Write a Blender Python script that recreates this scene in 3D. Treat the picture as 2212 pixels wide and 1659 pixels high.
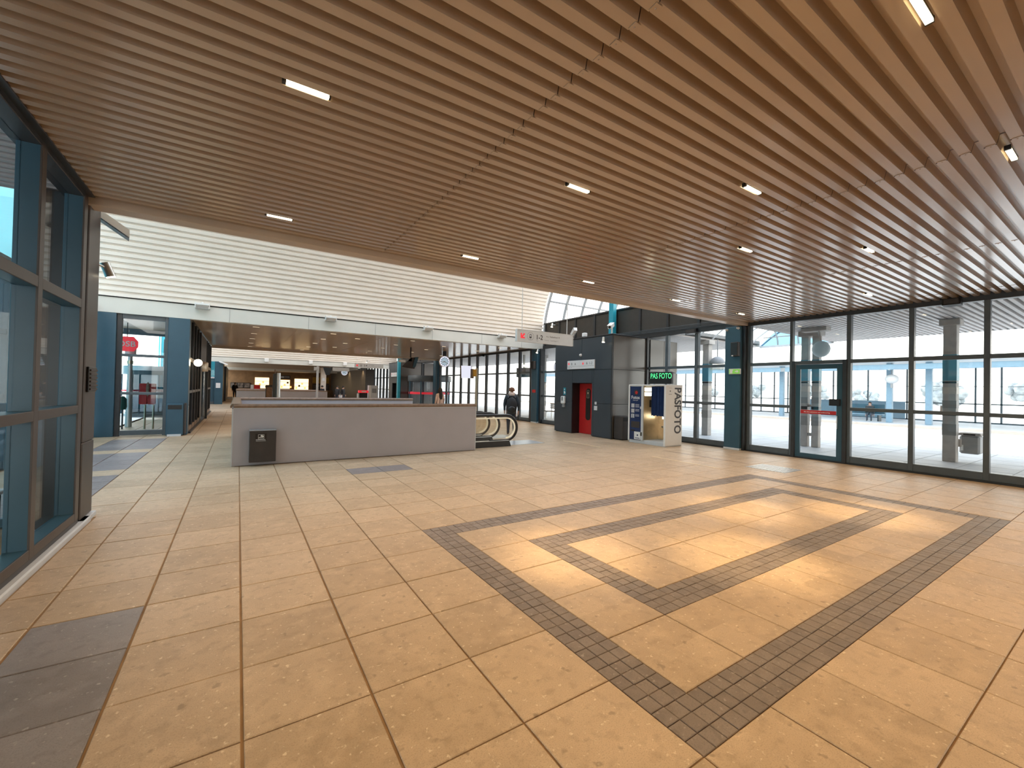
import bpy, bmesh, math, random
from mathutils import Vector, Matrix
random.seed(7)
S = bpy.context.scene
for o in list(bpy.data.objects): bpy.data.objects.remove(o)
COL = S.collection
PI = math.pi
# ------------------------------------------------------------------ camera, sky, exposure
cam = bpy.data.objects.new('camera', bpy.data.cameras.new('camera')); COL.objects.link(cam)
cam.data.sensor_width = 36.0; cam.data.lens = 14.866; cam.data.clip_start = 0.05; cam.data.clip_end = 500
R_ = (0.83923796, -0.54334499, 0.02135093); U_ = (-0.02418073, 0.00193478, 0.99970573); F_ = (0.54322641, 0.83950728, 0.01151474)
cam.matrix_world = Matrix(((R_[0], U_[0], -F_[0], 0), (R_[1], U_[1], -F_[1], 0), (R_[2], U_[2], -F_[2], 1.685), (0, 0, 0, 1)))
S.camera = cam
SKY, SPOT, STRIP = 4.4, 122.0, 12.0
W = bpy.data.worlds.new('sky'); S.world = W; W.use_nodes = True
nt = W.node_tree; nt.nodes.clear()
tc = nt.nodes.new('ShaderNodeTexCoord'); sp = nt.nodes.new('ShaderNodeSeparateXYZ'); rp = nt.nodes.new('ShaderNodeValToRGB')
bg = nt.nodes.new('ShaderNodeBackground'); wo = nt.nodes.new('ShaderNodeOutputWorld')
nt.links.new(tc.outputs['Generated'], sp.inputs[0]); nt.links.new(sp.outputs['Z'], rp.inputs[0]); nt.links.new(rp.outputs[0], bg.inputs[0]); nt.links.new(bg.outputs[0], wo.inputs[0])
e = rp.color_ramp.elements
e[0].position = 0.0; e[0].color = (1, 0.95, 0.86, 1); e[1].position = 1.0; e[1].color = (0.70, 0.81, 1.0, 1)
n_ = e.new(0.25); n_.color = (1.0, 0.945, 0.85, 1)
bg.inputs[1].default_value = SKY
S.view_settings.view_transform = 'Standard'; S.view_settings.look = 'None'
S.view_settings.exposure = 0.0; S.view_settings.gamma = 1.0; S.view_settings.use_curve_mapping = False
S.cycles.max_bounces = 10; S.cycles.diffuse_bounces = 5; S.cycles.glossy_bounces = 4; S.cycles.transparent_max_bounces = 24
S.cycles.sample_clamp_indirect = 6.0

# ------------------------------------------------------------------ materials
def _mat(name):
    m = bpy.data.materials.new(name); m.use_nodes = True
    return m, m.node_tree, m.node_tree.nodes['Principled BSDF']
def pm(name, c, rough=0.5, metal=0.0, var=0.07, scale=6.0, bump=0.0, spec=0.5, emit=None, es=0.0, coat=0.0):
    m, t, b = _mat(name)
    n = t.nodes.new('ShaderNodeTexNoise'); n.inputs['Scale'].default_value = scale; n.inputs['Detail'].default_value = 3
    g = t.nodes.new('ShaderNodeNewGeometry'); t.links.new(g.outputs['Position'], n.inputs['Vector'])
    r = t.nodes.new('ShaderNodeValToRGB'); t.links.new(n.outputs['Fac'], r.inputs[0])
    r.color_ramp.elements[0].position = 0.3; r.color_ramp.elements[1].position = 0.7
    r.color_ramp.elements[0].color = tuple(x * (1 - var) for x in c) + (1,)
    r.color_ramp.elements[1].color = tuple(min(1, x * (1 + var)) for x in c) + (1,)
    t.links.new(r.outputs[0], b.inputs['Base Color'])
    b.inputs['Roughness'].default_value = rough; b.inputs['Metallic'].default_value = metal
    b.inputs['Specular IOR Level'].default_value = spec
    if coat: b.inputs['Coat Weight'].default_value = coat; b.inputs['Coat Roughness'].default_value = 0.14
    if bump:
        bp = t.nodes.new('ShaderNodeBump'); bp.inputs['Strength'].default_value = bump; bp.inputs['Distance'].default_value = 0.01
        t.links.new(n.outputs['Fac'], bp.inputs['Height']); t.links.new(bp.outputs[0], b.inputs['Normal'])
    if emit:
        b.inputs['Emission Color'].default_value = tuple(emit) + (1,); b.inputs['Emission Strength'].default_value = es
    return m
def glass(name, tint=(0.93, 0.96, 0.97), refl=0.035, edge=0.35):
    m, t, b = _mat(name); t.nodes.remove(b)
    out = t.nodes['Material Output']
    tr = t.nodes.new('ShaderNodeBsdfTransparent'); tr.inputs[0].default_value = tint + (1,)
    gl = t.nodes.new('ShaderNodeBsdfGlossy'); gl.inputs['Roughness'].default_value = 0.02
    lw = t.nodes.new('ShaderNodeLayerWeight'); lw.inputs[0].default_value = 0.5
    pw = t.nodes.new('ShaderNodeMath'); pw.operation = 'POWER'; pw.inputs[1].default_value = 4
    ma = t.nodes.new('ShaderNodeMath'); ma.operation = 'MULTIPLY_ADD'; ma.inputs[1].default_value = edge; ma.inputs[2].default_value = refl
    mx = t.nodes.new('ShaderNodeMixShader')
    t.links.new(lw.outputs['Facing'], pw.inputs[0]); t.links.new(pw.outputs[0], ma.inputs[0]); t.links.new(ma.outputs[0], mx.inputs[0])
    t.links.new(tr.outputs[0], mx.inputs[1]); t.links.new(gl.outputs[0], mx.inputs[2]); t.links.new(mx.outputs[0], out.inputs[0])
    return m
def stone(name, c1, c2, fleck, rough=0.5, cell=0.6, stain=0.5):
    """concrete slab: tone per slab, cloudy blotches, pale flecks, small dark stains"""
    m, t, b = _mat(name); N = t.nodes.new; L = t.links.new
    g = N('ShaderNodeNewGeometry')
    mp = N('ShaderNodeMapping'); mp.inputs['Scale'].default_value = (1 / cell, 1 / cell, 0); mp.inputs['Location'].default_value = (0.544 / cell, (0.6 * 10 - 3.56) / cell, 0)
    L(g.outputs['Position'], mp.inputs[0])
    fl = N('ShaderNodeVectorMath'); fl.operation = 'FLOOR'; L(mp.outputs[0], fl.inputs[0])
    wn = N('ShaderNodeTexWhiteNoise'); wn.noise_dimensions = '2D'; L(fl.outputs[0], wn.inputs['Vector'])
    n1 = N('ShaderNodeTexNoise'); n1.inputs['Scale'].default_value = 2.3; n1.inputs['Detail'].default_value = 5; L(g.outputs['Position'], n1.inputs['Vector'])
    ad = N('ShaderNodeMath'); ad.operation = 'MULTIPLY_ADD'; ad.inputs[1].default_value = 0.42; L(wn.outputs['Value'], ad.inputs[0])
    sc = N('ShaderNodeMath'); sc.operation = 'MULTIPLY'; sc.inputs[1].default_value = 0.75; L(n1.outputs['Fac'], sc.inputs[0]); L(sc.outputs[0], ad.inputs[2])
    rp = N('ShaderNodeValToRGB'); L(ad.outputs[0], rp.inputs[0])
    rp.color_ramp.elements[0].position = 0.25; rp.color_ramp.elements[0].color = c1 + (1,)
    rp.color_ramp.elements[1].position = 0.85; rp.color_ramp.elements[1].color = c2 + (1,)
    def layer(prev, scale, lo, hi, col, amount):
        n = N('ShaderNodeTexNoise'); n.inputs['Scale'].default_value = scale; n.inputs['Detail'].default_value = 2; L(g.outputs['Position'], n.inputs['Vector'])
        r = N('ShaderNodeMapRange'); r.inputs[1].default_value = lo; r.inputs[2].default_value = hi; r.inputs[4].default_value = amount; L(n.outputs['Fac'], r.inputs[0])
        x = N('ShaderNodeMix'); x.data_type = 'RGBA'; L(r.outputs[0], x.inputs[0]); L(prev, x.inputs[6]); x.inputs[7].default_value = col + (1,)
        return x.outputs[2]
    o = layer(rp.outputs[0], 5.5, 0.50, 0.72, tuple(x * 1.12 for x in c2), 0.6)
    o = layer(o, 13, 0.52, 0.70, tuple(x * 0.82 for x in c1), 0.45)
    o = layer(o, 30, 0.64, 0.73, fleck, 0.85)
    o = layer(o, 11, 0.665, 0.73, tuple(x * 0.45 for x in c1), stain)
    o = layer(o, 150, 0.5, 0.75, tuple(x * 0.6 for x in c1), 0.5)
    L(o, b.inputs['Base Color'])
    mr = N('ShaderNodeMapRange'); mr.inputs[3].default_value = rough - 0.1; mr.inputs[4].default_value = rough + 0.12; L(n1.outputs['Fac'], mr.inputs[0]); L(mr.outputs[0], b.inputs['Roughness'])
    n2 = N('ShaderNodeTexNoise'); n2.inputs['Scale'].default_value = 120; L(g.outputs['Position'], n2.inputs['Vector'])
    bp = N('ShaderNodeBump'); bp.inputs['Strength'].default_value = 0.12; bp.inputs['Distance'].default_value = 0.004; L(n2.outputs['Fac'], bp.inputs['Height']); L(bp.outputs[0], b.inputs['Normal'])
    return m
def emis(name, c, s):
    m, t, b = _mat(name); t.nodes.remove(b)
    e = t.nodes.new('ShaderNodeEmission'); e.inputs[0].default_value = tuple(c) + (1,); e.inputs[1].default_value = s
    t.links.new(e.outputs[0], t.nodes['Material Output'].inputs[0]); return m

M = dict(
    slab=stone('slab', (0.41, 0.30, 0.19), (0.57, 0.43, 0.29), (0.76, 0.65, 0.48), 0.46),
    dslab=stone('dark slab', (0.20, 0.175, 0.17), (0.27, 0.245, 0.245), (0.42, 0.38, 0.36), 0.45, stain=0.2),
    paver=stone('paver', (0.165, 0.13, 0.108), (0.24, 0.195, 0.168), (0.34, 0.29, 0.25), 0.5, cell=0.1, stain=0.3),
    joint=pm('joint', (0.30, 0.19, 0.10), 0.9, var=0.2),
    ceil=pm('ceiling sheet', (0.46, 0.345, 0.235), 0.30, var=0.03, scale=2, spec=0.7, coat=1.0),
    vault=pm('vault sheet', (0.84, 0.775, 0.70), 0.42, var=0.03, scale=2),
    fascia=pm('fascia paint', (0.66, 0.65, 0.60), 0.4, var=0.04, scale=1.5),
    soffit=pm('soffit paint', (0.55, 0.44, 0.33), 0.35, var=0.03, scale=1.5),
    dark=pm('dark frame', (0.028, 0.030, 0.034), 0.38, var=0.15),
    blue=pm('petrol paint', (0.030, 0.085, 0.125), 0.36, var=0.08, scale=2),
    frame=pm('frame paint', (0.085, 0.105, 0.12), 0.38, var=0.1),
    cap=pm('shade-brown face', (0.062, 0.052, 0.048), 0.42, var=0.06, scale=3),  # indoor shade put into the colour of the inner frame faces
    side=pm('bronze panel', (0.080, 0.064, 0.050), 0.26, var=0.06, scale=1.5, spec=0.9),
    anth=pm('anthracite panel', (0.042, 0.056, 0.070), 0.36, var=0.06, scale=1.5),
    brownp=pm('brown panel', (0.050, 0.042, 0.035), 0.5, var=0.1),
    teal=pm('teal paint', (0.02, 0.33, 0.44), 0.35, var=0.05),
    cyan=pm('turquoise facade', (0.045, 0.40, 0.50), 0.45, var=0.08, scale=0.7),
    lilac=pm('parapet paint', (0.45, 0.425, 0.455), 0.55, var=0.03, scale=2),
    wood=pm('brown wood', (0.22, 0.135, 0.085), 0.35, var=0.2, scale=14),
    bench=pm('bench wood', (0.36, 0.22, 0.13), 0.5, var=0.2, scale=14),
    black=pm('black', (0.012, 0.011, 0.011), 0.35, var=0.2),
    charcoal=pm('charcoal', (0.045, 0.037, 0.035), 0.5, var=0.1),
    steel=pm('steel', (0.62, 0.62, 0.60), 0.28, 1.0, var=0.06, scale=20),
    steelw=pm('pale steel plate', (0.55, 0.57, 0.58), 0.35, 0.6, var=0.06, scale=20),
    brass=pm('warm steel', (0.68, 0.56, 0.40), 0.3, 1.0, var=0.08),
    white=pm('white paint', (0.80, 0.80, 0.79), 0.4, var=0.02),
    lgrey=pm('light grey', (0.58, 0.60, 0.62), 0.45, var=0.03),
    grey=pm('grey', (0.27, 0.28, 0.29), 0.5, var=0.05),
    red=pm('red paint', (0.50, 0.018, 0.018), 0.35, var=0.05),
    redsign=pm('red sign', (0.75, 0.03, 0.05), 0.4, var=0.04, emit=(1, 0.04, 0.06), es=0.5),
    dgreen=pm('dark green', (0.01, 0.075, 0.06), 0.4, var=0.1),
    green=pm('exit green', (0.17, 0.42, 0.07), 0.4, var=0.03, emit=(0.3, 0.8, 0.12), es=0.35),
    led=emis('green diodes', (0.10, 1.0, 0.32), 1.6),
    screen=emis('lit screen', (0.86, 0.87, 1.0), 0.95),
    strip=emis('lamp diodes', (1.0, 0.83, 0.52), STRIP),
    stripd=emis('dim lamp diodes', (1.0, 0.80, 0.52), 1.1),
    dialm=emis('clock dial', (0.50, 0.62, 0.70), 0.75), signw=pm('sign board', (0.70, 0.715, 0.73), 0.4, var=0.02),
    bulb=emis('bulb', (1.0, 0.85, 0.6), 12),
    booth=emis('booth lamp', (1.0, 0.93, 0.72), 4.0),
    glow=emis('lit shelf', (1.0, 0.52, 0.16), 1.6), glow2=emis('lit shelf bright', (1.0, 0.72, 0.38), 2.4),
    navy=pm('navy print', (0.012, 0.030, 0.10), 0.3, var=0.1),
    curtain=pm('blue curtain', (0.012, 0.040, 0.14), 0.8, var=0.15),
    tealst=pm('teal sticker', (0.01, 0.22, 0.30), 0.4, var=0.05),
    yellow=pm('ochre case', (0.48, 0.27, 0.03), 0.4, var=0.1),
    cream=pm('cream tone', (0.80, 0.66, 0.42), 0.4, var=0.05),
    rubber=pm('escalator rim light', (0.85, 0.78, 0.62), 0.4, var=0.03, emit=(1, 0.88, 0.65), es=0.25),
    asph=pm('paved ground', (0.44, 0.47, 0.50), 0.6, var=0.12, scale=1.2),
    asph2=pm('pale ground', (0.66, 0.64, 0.60), 0.65, var=0.1, scale=0.8),
    shopw=pm('shop timber', (0.20, 0.115, 0.05), 0.5, var=0.15, scale=3),
    poster=pm('poster print', (0.12, 0.10, 0.085), 0.4, var=0.7, scale=5),
    portrait=pm('photo print', (0.5, 0.5, 0.5), 0.4, var=0.3, scale=40),
    leaf=pm('haze-pale foliage', (0.30, 0.33, 0.34), 0.8, var=0.4, scale=1.5), bark=pm('bark', (0.12, 0.09, 0.07), 0.9),  # foliage greyed pale to imitate haze and glare
    band1=pm('tape grey', (0.27, 0.255, 0.24), 0.5), band2=pm('tape pale', (0.52, 0.45, 0.39), 0.5), concr=pm('column render', (0.42, 0.39, 0.365), 0.7, var=0.1),
    skin=pm('skin', (0.55, 0.33, 0.24), 0.5, var=0.04), coat=pm('dark coat', (0.018, 0.017, 0.02), 0.75, var=0.2, scale=20), jacket=pm('grey blue jacket', (0.028, 0.036, 0.045), 0.75, var=0.15, scale=20),
    pink=pm('pale pink coat', (0.62, 0.47, 0.42), 0.75, var=0.08, scale=20), jeans=pm('dark trousers', (0.035, 0.035, 0.05), 0.8, var=0.2, scale=20), shoe=pm('brown shoes', (0.10, 0.05, 0.03), 0.5),
    hair=pm('dark hair', (0.02, 0.012, 0.008), 0.5, var=0.3, scale=40), beanie=pm('rust beanie', (0.16, 0.065, 0.03), 0.85, var=0.2, scale=40), scarf=pm('beige scarf', (0.60, 0.45, 0.38), 0.85, var=0.15, scale=30),
    eye=pm('eye', (0.02, 0.015, 0.012), 0.2), lip=pm('lips', (0.45, 0.16, 0.14), 0.5),
    canopy=pm('canopy sheet', (0.50, 0.46, 0.445), 0.45, var=0.03, scale=2), pblue=pm('pale blue paint', (0.20, 0.31, 0.40), 0.45, var=0.05),
    sleeve=pm('sleeve paint', (0.10, 0.30, 0.40), 0.4, var=0.04),
    roofm=pm('roof', (0.2, 0.2, 0.2), 0.9),
    glass=glass('clear glass'), gtint=glass('smoked glass', (0.10, 0.11, 0.12), 0.05, 0.4), gsky=glass('sky-tinted glass', (0.17, 0.30, 0.44), 0.02, 0.2), gdoor=glass('door glass', (0.80, 0.86, 0.90), 0.05, 0.4), gbal=glass('balustrade glass', (0.88, 0.86, 0.80), 0.04, 0.3),
)
# ------------------------------------------------------------------ mesh helpers
class MB:
    def __init__(s): s.v = []; s.f = []
    def add(s, vs, fs):
        b = len(s.v); s.v += [tuple(x) for x in vs]; s.f += [tuple(i + b for i in f) for f in fs]; return s
    def box(s, x0, x1, y0, y1, z0, z1):
        return s.add([(x0, y0, z0), (x1, y0, z0), (x1, y1, z0), (x0, y1, z0), (x0, y0, z1), (x1, y0, z1), (x1, y1, z1), (x0, y1, z1)],
                     [(3, 2, 1, 0), (4, 5, 6, 7), (0, 1, 5, 4), (1, 2, 6, 5), (2, 3, 7, 6), (3, 0, 4, 7)])
    def cbox(s, x0, x1, y0, y1, z0, z1, c=0.01):
        X, Y, Z = (x0, x1), (y0, y1), (z0, z1); idx = {}; vs = []
        for i in (0, 1):
            for j in (0, 1):
                for k in (0, 1):
                    sx, sy, sz = (1 if i == 0 else -1), (1 if j == 0 else -1), (1 if k == 0 else -1)
                    for a in range(3):
                        p = [X[i] + sx * c, Y[j] + sy * c, Z[k] + sz * c]; p[a] = (X[i], Y[j], Z[k])[a]
                        idx[i, j, k, a] = len(vs); vs.append(p)
        fs = []
        for a in range(3):
            o = [x for x in range(3) if x != a]
            for s_ in (0, 1):
                q = []
                for u, v in ((0, 0), (1, 0), (1, 1), (0, 1)):
                    t = [0, 0, 0]; t[a] = s_; t[o[0]] = u; t[o[1]] = v; q.append(idx[t[0], t[1], t[2], a])
                fs.append(q)
            for u in (0, 1):
                for v in (0, 1):
                    t0 = [0, 0, 0]; t1 = [0, 0, 0]; t0[o[0]] = t1[o[0]] = u; t0[o[1]] = t1[o[1]] = v; t1[a] = 1
                    fs.append([idx[(*t0, o[0])], idx[(*t1, o[0])], idx[(*t1, o[1])], idx[(*t0, o[1])]])
        for i in (0, 1):
            for j in (0, 1):
                for k in (0, 1): fs.append([idx[i, j, k, 0], idx[i, j, k, 1], idx[i, j, k, 2]])
        cx = Vector(((x0 + x1) / 2, (y0 + y1) / 2, (z0 + z1) / 2)); out = []
        for f in fs:
            p = [Vector(vs[i]) for i in f]; n = (p[1] - p[0]).cross(p[2] - p[0]); ctr = sum(p, Vector()) / len(p)
            out.append(f if n.dot(ctr - cx) > 0 else f[::-1])
        return s.add(vs, out)
    def slab(s, x0, x1, y0, y1, z, h=0.012, c=0.004):
        return s.add([(x0, y0, z - h), (x1, y0, z - h), (x1, y1, z - h), (x0, y1, z - h), (x0, y0, z - c), (x1, y0, z - c), (x1, y1, z - c), (x0, y1, z - c),
                      (x0 + c, y0 + c, z), (x1 - c, y0 + c, z), (x1 - c, y1 - c, z), (x0 + c, y1 - c, z)],
                     [(0, 1, 5, 4), (1, 2, 6, 5), (2, 3, 7, 6), (3, 0, 4, 7), (4, 5, 9, 8), (5, 6, 10, 9), (6, 7, 11, 10), (7, 4, 8, 11), (8, 9, 10, 11)])
    def quad(s, *p): return s.add(p, [tuple(range(len(p)))])
    def prism(s, pts, d):
        n = len(pts); d = Vector(d)
        return s.add(list(pts) + [tuple(Vector(p) + d) for p in pts], [tuple(range(n))[::-1], tuple(range(n, 2 * n))] + [(i, (i + 1) % n, n + (i + 1) % n, n + i) for i in range(n)])
    def cyl(s, a, b, r, r2=None, n=14):
        r2 = r if r2 is None else r2; a = Vector(a); b = Vector(b); w = (b - a).normalized()
        u = w.orthogonal().normalized(); t = w.cross(u)
        ring = lambda c, q: [tuple(c + u * (q * math.cos(2 * PI * i / n)) + t * (q * math.sin(2 * PI * i / n))) for i in range(n)]
        return s.add(ring(a, r) + ring(b, r2), [(i, (i + 1) % n, n + (i + 1) % n, n + i) for i in range(n)] + [tuple(range(n))[::-1], tuple(range(n, 2 * n))])
    def tube(s, path, r, n=8, closed=False):
        P = [Vector(p) for p in path]; m = len(P); rings = []; up = None
        for i in range(m):
            d = (P[(i + 1) % m] - P[i - 1]) if closed or 0 < i < m - 1 else (P[1] - P[0] if i == 0 else P[-1] - P[-2])
            d.normalize(); u = d.orthogonal() if up is None else up - d * up.dot(d); u.normalize(); up = u; t = d.cross(u)
            rr = r[i] if isinstance(r, (list, tuple)) else r
            rings.append([tuple(P[i] + u * (rr * math.cos(2 * PI * k / n)) + t * (rr * math.sin(2 * PI * k / n))) for k in range(n)])
        vs = [v for q in rings for v in q]; fs = []
        for i in range(m if closed else m - 1):
            j = (i + 1) % m
            for k in range(n): fs.append((i * n + k, i * n + (k + 1) % n, j * n + (k + 1) % n, j * n + k))
        if not closed: fs += [tuple(range(n))[::-1], tuple(range((m - 1) * n, m * n))]
        return s.add(vs, fs)
    def ball(s, c, r, n=16, m=10, sc=(1, 1, 1), lo=-PI / 2, hi=PI / 2):
        vs = []; fs = []
        for j in range(m + 1):
            a = lo + (hi - lo) * j / m
            for i in range(n):
                b = 2 * PI * i / n; vs.append((c[0] + r * sc[0] * math.cos(a) * math.cos(b), c[1] + r * sc[1] * math.cos(a) * math.sin(b), c[2] + r * sc[2] * math.sin(a)))
        for j in range(m):
            for i in range(n): fs.append((j * n + i, j * n + (i + 1) % n, (j + 1) * n + (i + 1) % n, (j + 1) * n + i))
        return s.add(vs, fs + [tuple(range(n))[::-1], tuple(range(m * n, m * n + n))])
    def lathe(s, c, prof, n=20, a0=0.0, a1=2 * PI):
        full = abs(a1 - a0 - 2 * PI) < 1e-6; k = n if full else n + 1; vs = []; fs = []
        for r, z in prof:
            for i in range(k): a = a0 + (a1 - a0) * i / n; vs.append((c[0] + r * math.cos(a), c[1] + r * math.sin(a), c[2] + z))
        for j in range(len(prof) - 1):
            for i in range(n): i2 = (i + 1) % k; fs.append((j * k + i, j * k + i2, (j + 1) * k + i2, (j + 1) * k + i))
        return s.add(vs, fs)
    def text(s, body, size, o, u, v, bold=0.0, align='LEFT', sx=1.0, off=0.0):
        vs, fs = text2d(body, bold, align); o = Vector(o); u = Vector(u); v = Vector(v); nrm = u.cross(v)
        return s.add([tuple(o + u * (x * size * sx) + v * (y * size) + nrm * off) for x, y in vs], fs)
_T = {}
def text2d(body, bold, align):
    k = (body, bold, align)
    if k not in _T:
        c = bpy.data.curves.new('t', 'FONT'); c.body = body; c.size = 1; c.offset = bold; c.align_x = align; c.resolution_u = 3
        o = bpy.data.objects.new('t', c); COL.objects.link(o)
        me = bpy.data.meshes.new_from_object(o.evaluated_get(bpy.context.evaluated_depsgraph_get()))
        _T[k] = ([(v.co.x, v.co.y) for v in me.vertices], [tuple(p.vertices) for p in me.polygons])
        bpy.data.objects.remove(o); bpy.data.curves.remove(c); bpy.data.meshes.remove(me)
    return _T[k]
WL = {}
def tag(o, label=None, cat=None, group=None, kind=None):
    if label: o['label'] = label
    if cat: o['category'] = cat
    if group: o['group'] = group
    if kind: o['kind'] = kind
    return o
def thing(name, label, cat, loc=(0, 0, 0), group=None, kind=None):
    o = bpy.data.objects.new(name, None); o.empty_display_size = 0.1; COL.objects.link(o); o.location = loc; WL[o.name] = Vector(loc)
    return tag(o, label, cat, group, kind)
def part(name, mb, mat, parent=None, label=None, kind=None, smooth=False, cat=None, group=None):
    """one mesh object, vertices given in world coordinates"""
    if parent is not None: org = WL[parent.name]
    else:
        xs, ys, zs = zip(*mb.v); org = Vector(((min(xs) + max(xs)) / 2, (min(ys) + max(ys)) / 2, min(zs)))
    me = bpy.data.meshes.new(name); me.from_pydata([(x - org.x, y - org.y, z - org.z) for x, y, z in mb.v], [], mb.f)
    me.materials.append(M[mat] if isinstance(mat, str) else mat)
    if smooth: me.shade_smooth(); me.set_sharp_from_angle(angle=0.7)
    o = bpy.data.objects.new(name, me); COL.objects.link(o); WL[o.name] = org
    if parent is not None: o.parent = parent; o.location = (0, 0, 0); WL[o.name] = org
    else: o.location = org
    return tag(o, label, cat, group, kind)
def struct(name): return thing(name, None, None, kind='structure')
def copy_tree(o, parent=None, loc=None):
    c = o.copy(); COL.objects.link(c); c.parent = parent
    if loc is not None: c.location = loc
    WL[c.name] = Vector(loc) if loc is not None else WL.get(o.name)
    for ch in list(o.children): copy_tree(ch, c)
    return c
def B(*a): return MB().box(*a)
def CB(*a): return MB().cbox(*a)
# ================================================================== FLOOR
X0, Y0, T = -0.544, 3.56, 0.6
fl = struct('floor')
sub = MB()
for a in ((-3.7, -0.02, -7, 64), (-0.02, 5.40, -7, 10.3), (-0.02, 5.40, 15.25, 33.3), (-0.02, 5.40, 38.2, 64), (5.40, 13.0, -7, 64)): sub.box(*a, -0.25, -0.011)
part('joint_bed', sub, 'joint', fl)
slabs = []                                    # (x0,x1,y0,y1,material)
def inhole(x0, x1, y0, y1): return x1 > 0.0 and x0 < 5.41 and ((y1 > 10.35 and y0 < 15.2) or (y1 > 33.35 and y0 < 38.1))
def darkslab(cx, cy):
    if -1.144 < cx < X0 and cy < 4.16: return True
    if 1.856 < cx < 3.056 and 8.36 < cy < 8.96: return True
    if 6.656 < cx < 7.256 and 0 < cy < 0.56: return True
    if -2.944 < cx < -1.744 and 7.4 < cy < 16.3 and not (12.9 < cy < 13.6 or 9.9 < cy < 10.6): return True
    return False
for k in range(-6, 22):
    for j in range(-8, 46):
        x0, x1, y0, y1 = X0 + T * k, X0 + T * (k + 1), Y0 + T * j, Y0 + T * (j + 1)
        if 1.85 < (x0 + x1) / 2 < 9.06 and 1.15 < (y0 + y1) / 2 < 4.77: continue
        x0 = max(x0, -3.6 if y0 > 7.0 else -1.44); x1 = min(x1, 12.70)
        if x0 < 0 < x1 and y1 > 10.3: x1 = -0.02
        if x1 - x0 < 0.08 or inhole(x0, x1, y0, y1): continue
        slabs.append((x0, x1, y0, y1))
for a in [(2.156 + T * i, 2.156 + T * (i + 1), y, y + T) for i in range(11) for y in (1.46, 3.86)] + [(x, x + T, 2.06 + T * i, 2.06 + T * (i + 1)) for i in range(3) for x in (2.156, 8.156)] + [(3.056 + T * i, 3.056 + T * (i + 1), 2.36 + T * j, 2.36 + T * (j + 1)) for i in range(8) for j in range(2)]: slabs.append(a)
def key(a):                                   # how large a slab shows from the doorway where the picture is taken
    cx, cy = (a[0] + a[1]) / 2, (a[2] + a[3]) / 2; d = math.hypot(cx, cy); ang = math.atan2(cx, cy) - 0.574
    return d + (100 if abs(ang) > 0.95 or cy < 0.1 else 0)
slabs.sort(key=key); rest = MB(); restd = MB()
for i, a in enumerate(slabs):
    g = 0.004; z = random.uniform(-0.0015, 0.0015); dk = darkslab((a[0] + a[1]) / 2, (a[2] + a[3]) / 2)
    gx = 0.007 if a[0] < 1.2 else 0.004
    if i < 298: part('paving_slab', MB().slab(a[0] + gx, a[1] - gx, a[2] + g, a[3] - g, z), 'dslab' if dk else 'slab', fl)
    else: (restd if dk else rest).slab(a[0] + gx, a[1] - gx, a[2] + g, a[3] - g, z)
part('paving_slabs', rest, 'slab', fl, kind='stuff'); part('grey_paving_slabs', restd, 'dslab', fl, kind='stuff')
far = MB()
for a in ((-3.6, 0.0, 31.16, 63), (0.0, 5.4, 31.16, 33.3), (0, 5.4, 38.2, 63), (5.4, 12.7, 31.16, 63)): far.box(*a, -0.012, 0.0)
part('far_paving', far, 'slab', fl)
pav = []
def band(x0, x1, y0, y1, along):
    nx, ny = round((x1 - x0) / 0.1), round((y1 - y0) / 0.1)
    for i in range(nx):
        for j in range(ny): pav.append((x0 + 0.1 * i, x0 + 0.1 * (i + 1), y0 + 0.1 * j, y0 + 0.1 * (j + 1)))
for (x0, x1, y0, y1) in ((1.856, 9.056, 1.16, 4.76), (2.756, 8.156, 2.06, 3.86)):
    band(x0, x1, y0, y0 + .3, 0); band(x0, x1, y1 - .3, y1, 0); band(x0, x0 + .3, y0 + .3, y1 - .3, 1); band(x1 - .3, x1, y0 + .3, y1 - .3, 1)
pav.sort(key=key); rest = MB()
for i, a in enumerate(pav):
    z = random.uniform(-0.004, 0.0); g = 0.0020; t = MB() if i < 299 else rest
    t.slab(a[0] + g, a[1] - g, a[2] + g, a[3] - g, z, 0.01, 0.003)
    if i < 299: part('paver', t, 'paver', fl)
part('pavers', rest, 'paver', fl, kind='stuff')
for (y0, y1) in ((5.43, 7.27), (9.16, 10.87)): part('pale_strip', B(9.09, 9.13, y0, y1, -0.004, 0.0035), 'cream', fl)  # thin cream lines along the floor
part('brown_line', MB().box(10.35, 10.40, 5.45, 7.9, -0.004, 0.002), 'wood', fl)  # thin brown line along the floor
tp = thing('tactile_plate', 'pale steel plate of raised studs set in the floor near the right door', 'tactile plate', (10.27, 4.85, 0.0))
part('plate', B(9.88, 10.66, 4.42, 5.28, 0.0005, 0.004), 'steelw', tp)
st = MB()
for i in range(11):
    for j in range(12): st.cyl((9.92 + i * 0.07, 4.46 + j * 0.07, 0.004), (9.92 + i * 0.07, 4.46 + j * 0.07, 0.012), 0.024, 0.016, 8)
part('studs', st, 'steel', tp, kind='stuff')
# pit under the escalators
pit = struct('trim_1'); pm_ = MB()
for (y0, y1) in ((10.36, 15.2), (33.36, 38.15)):
    pm_.box(-0.05, 0.0, y0, y1, -4, -0.02).box(5.4, 5.45, y0, y1, -4, -0.26).box(0, 5.4, y0 - .05, y0, -4, -0.26).box(0, 5.4, y1, y1 + .05, -4, -0.26).box(0, 5.4, y0, y1, -4.1, -4)
part('pit_lining', pm_, 'grey', pit)
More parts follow.
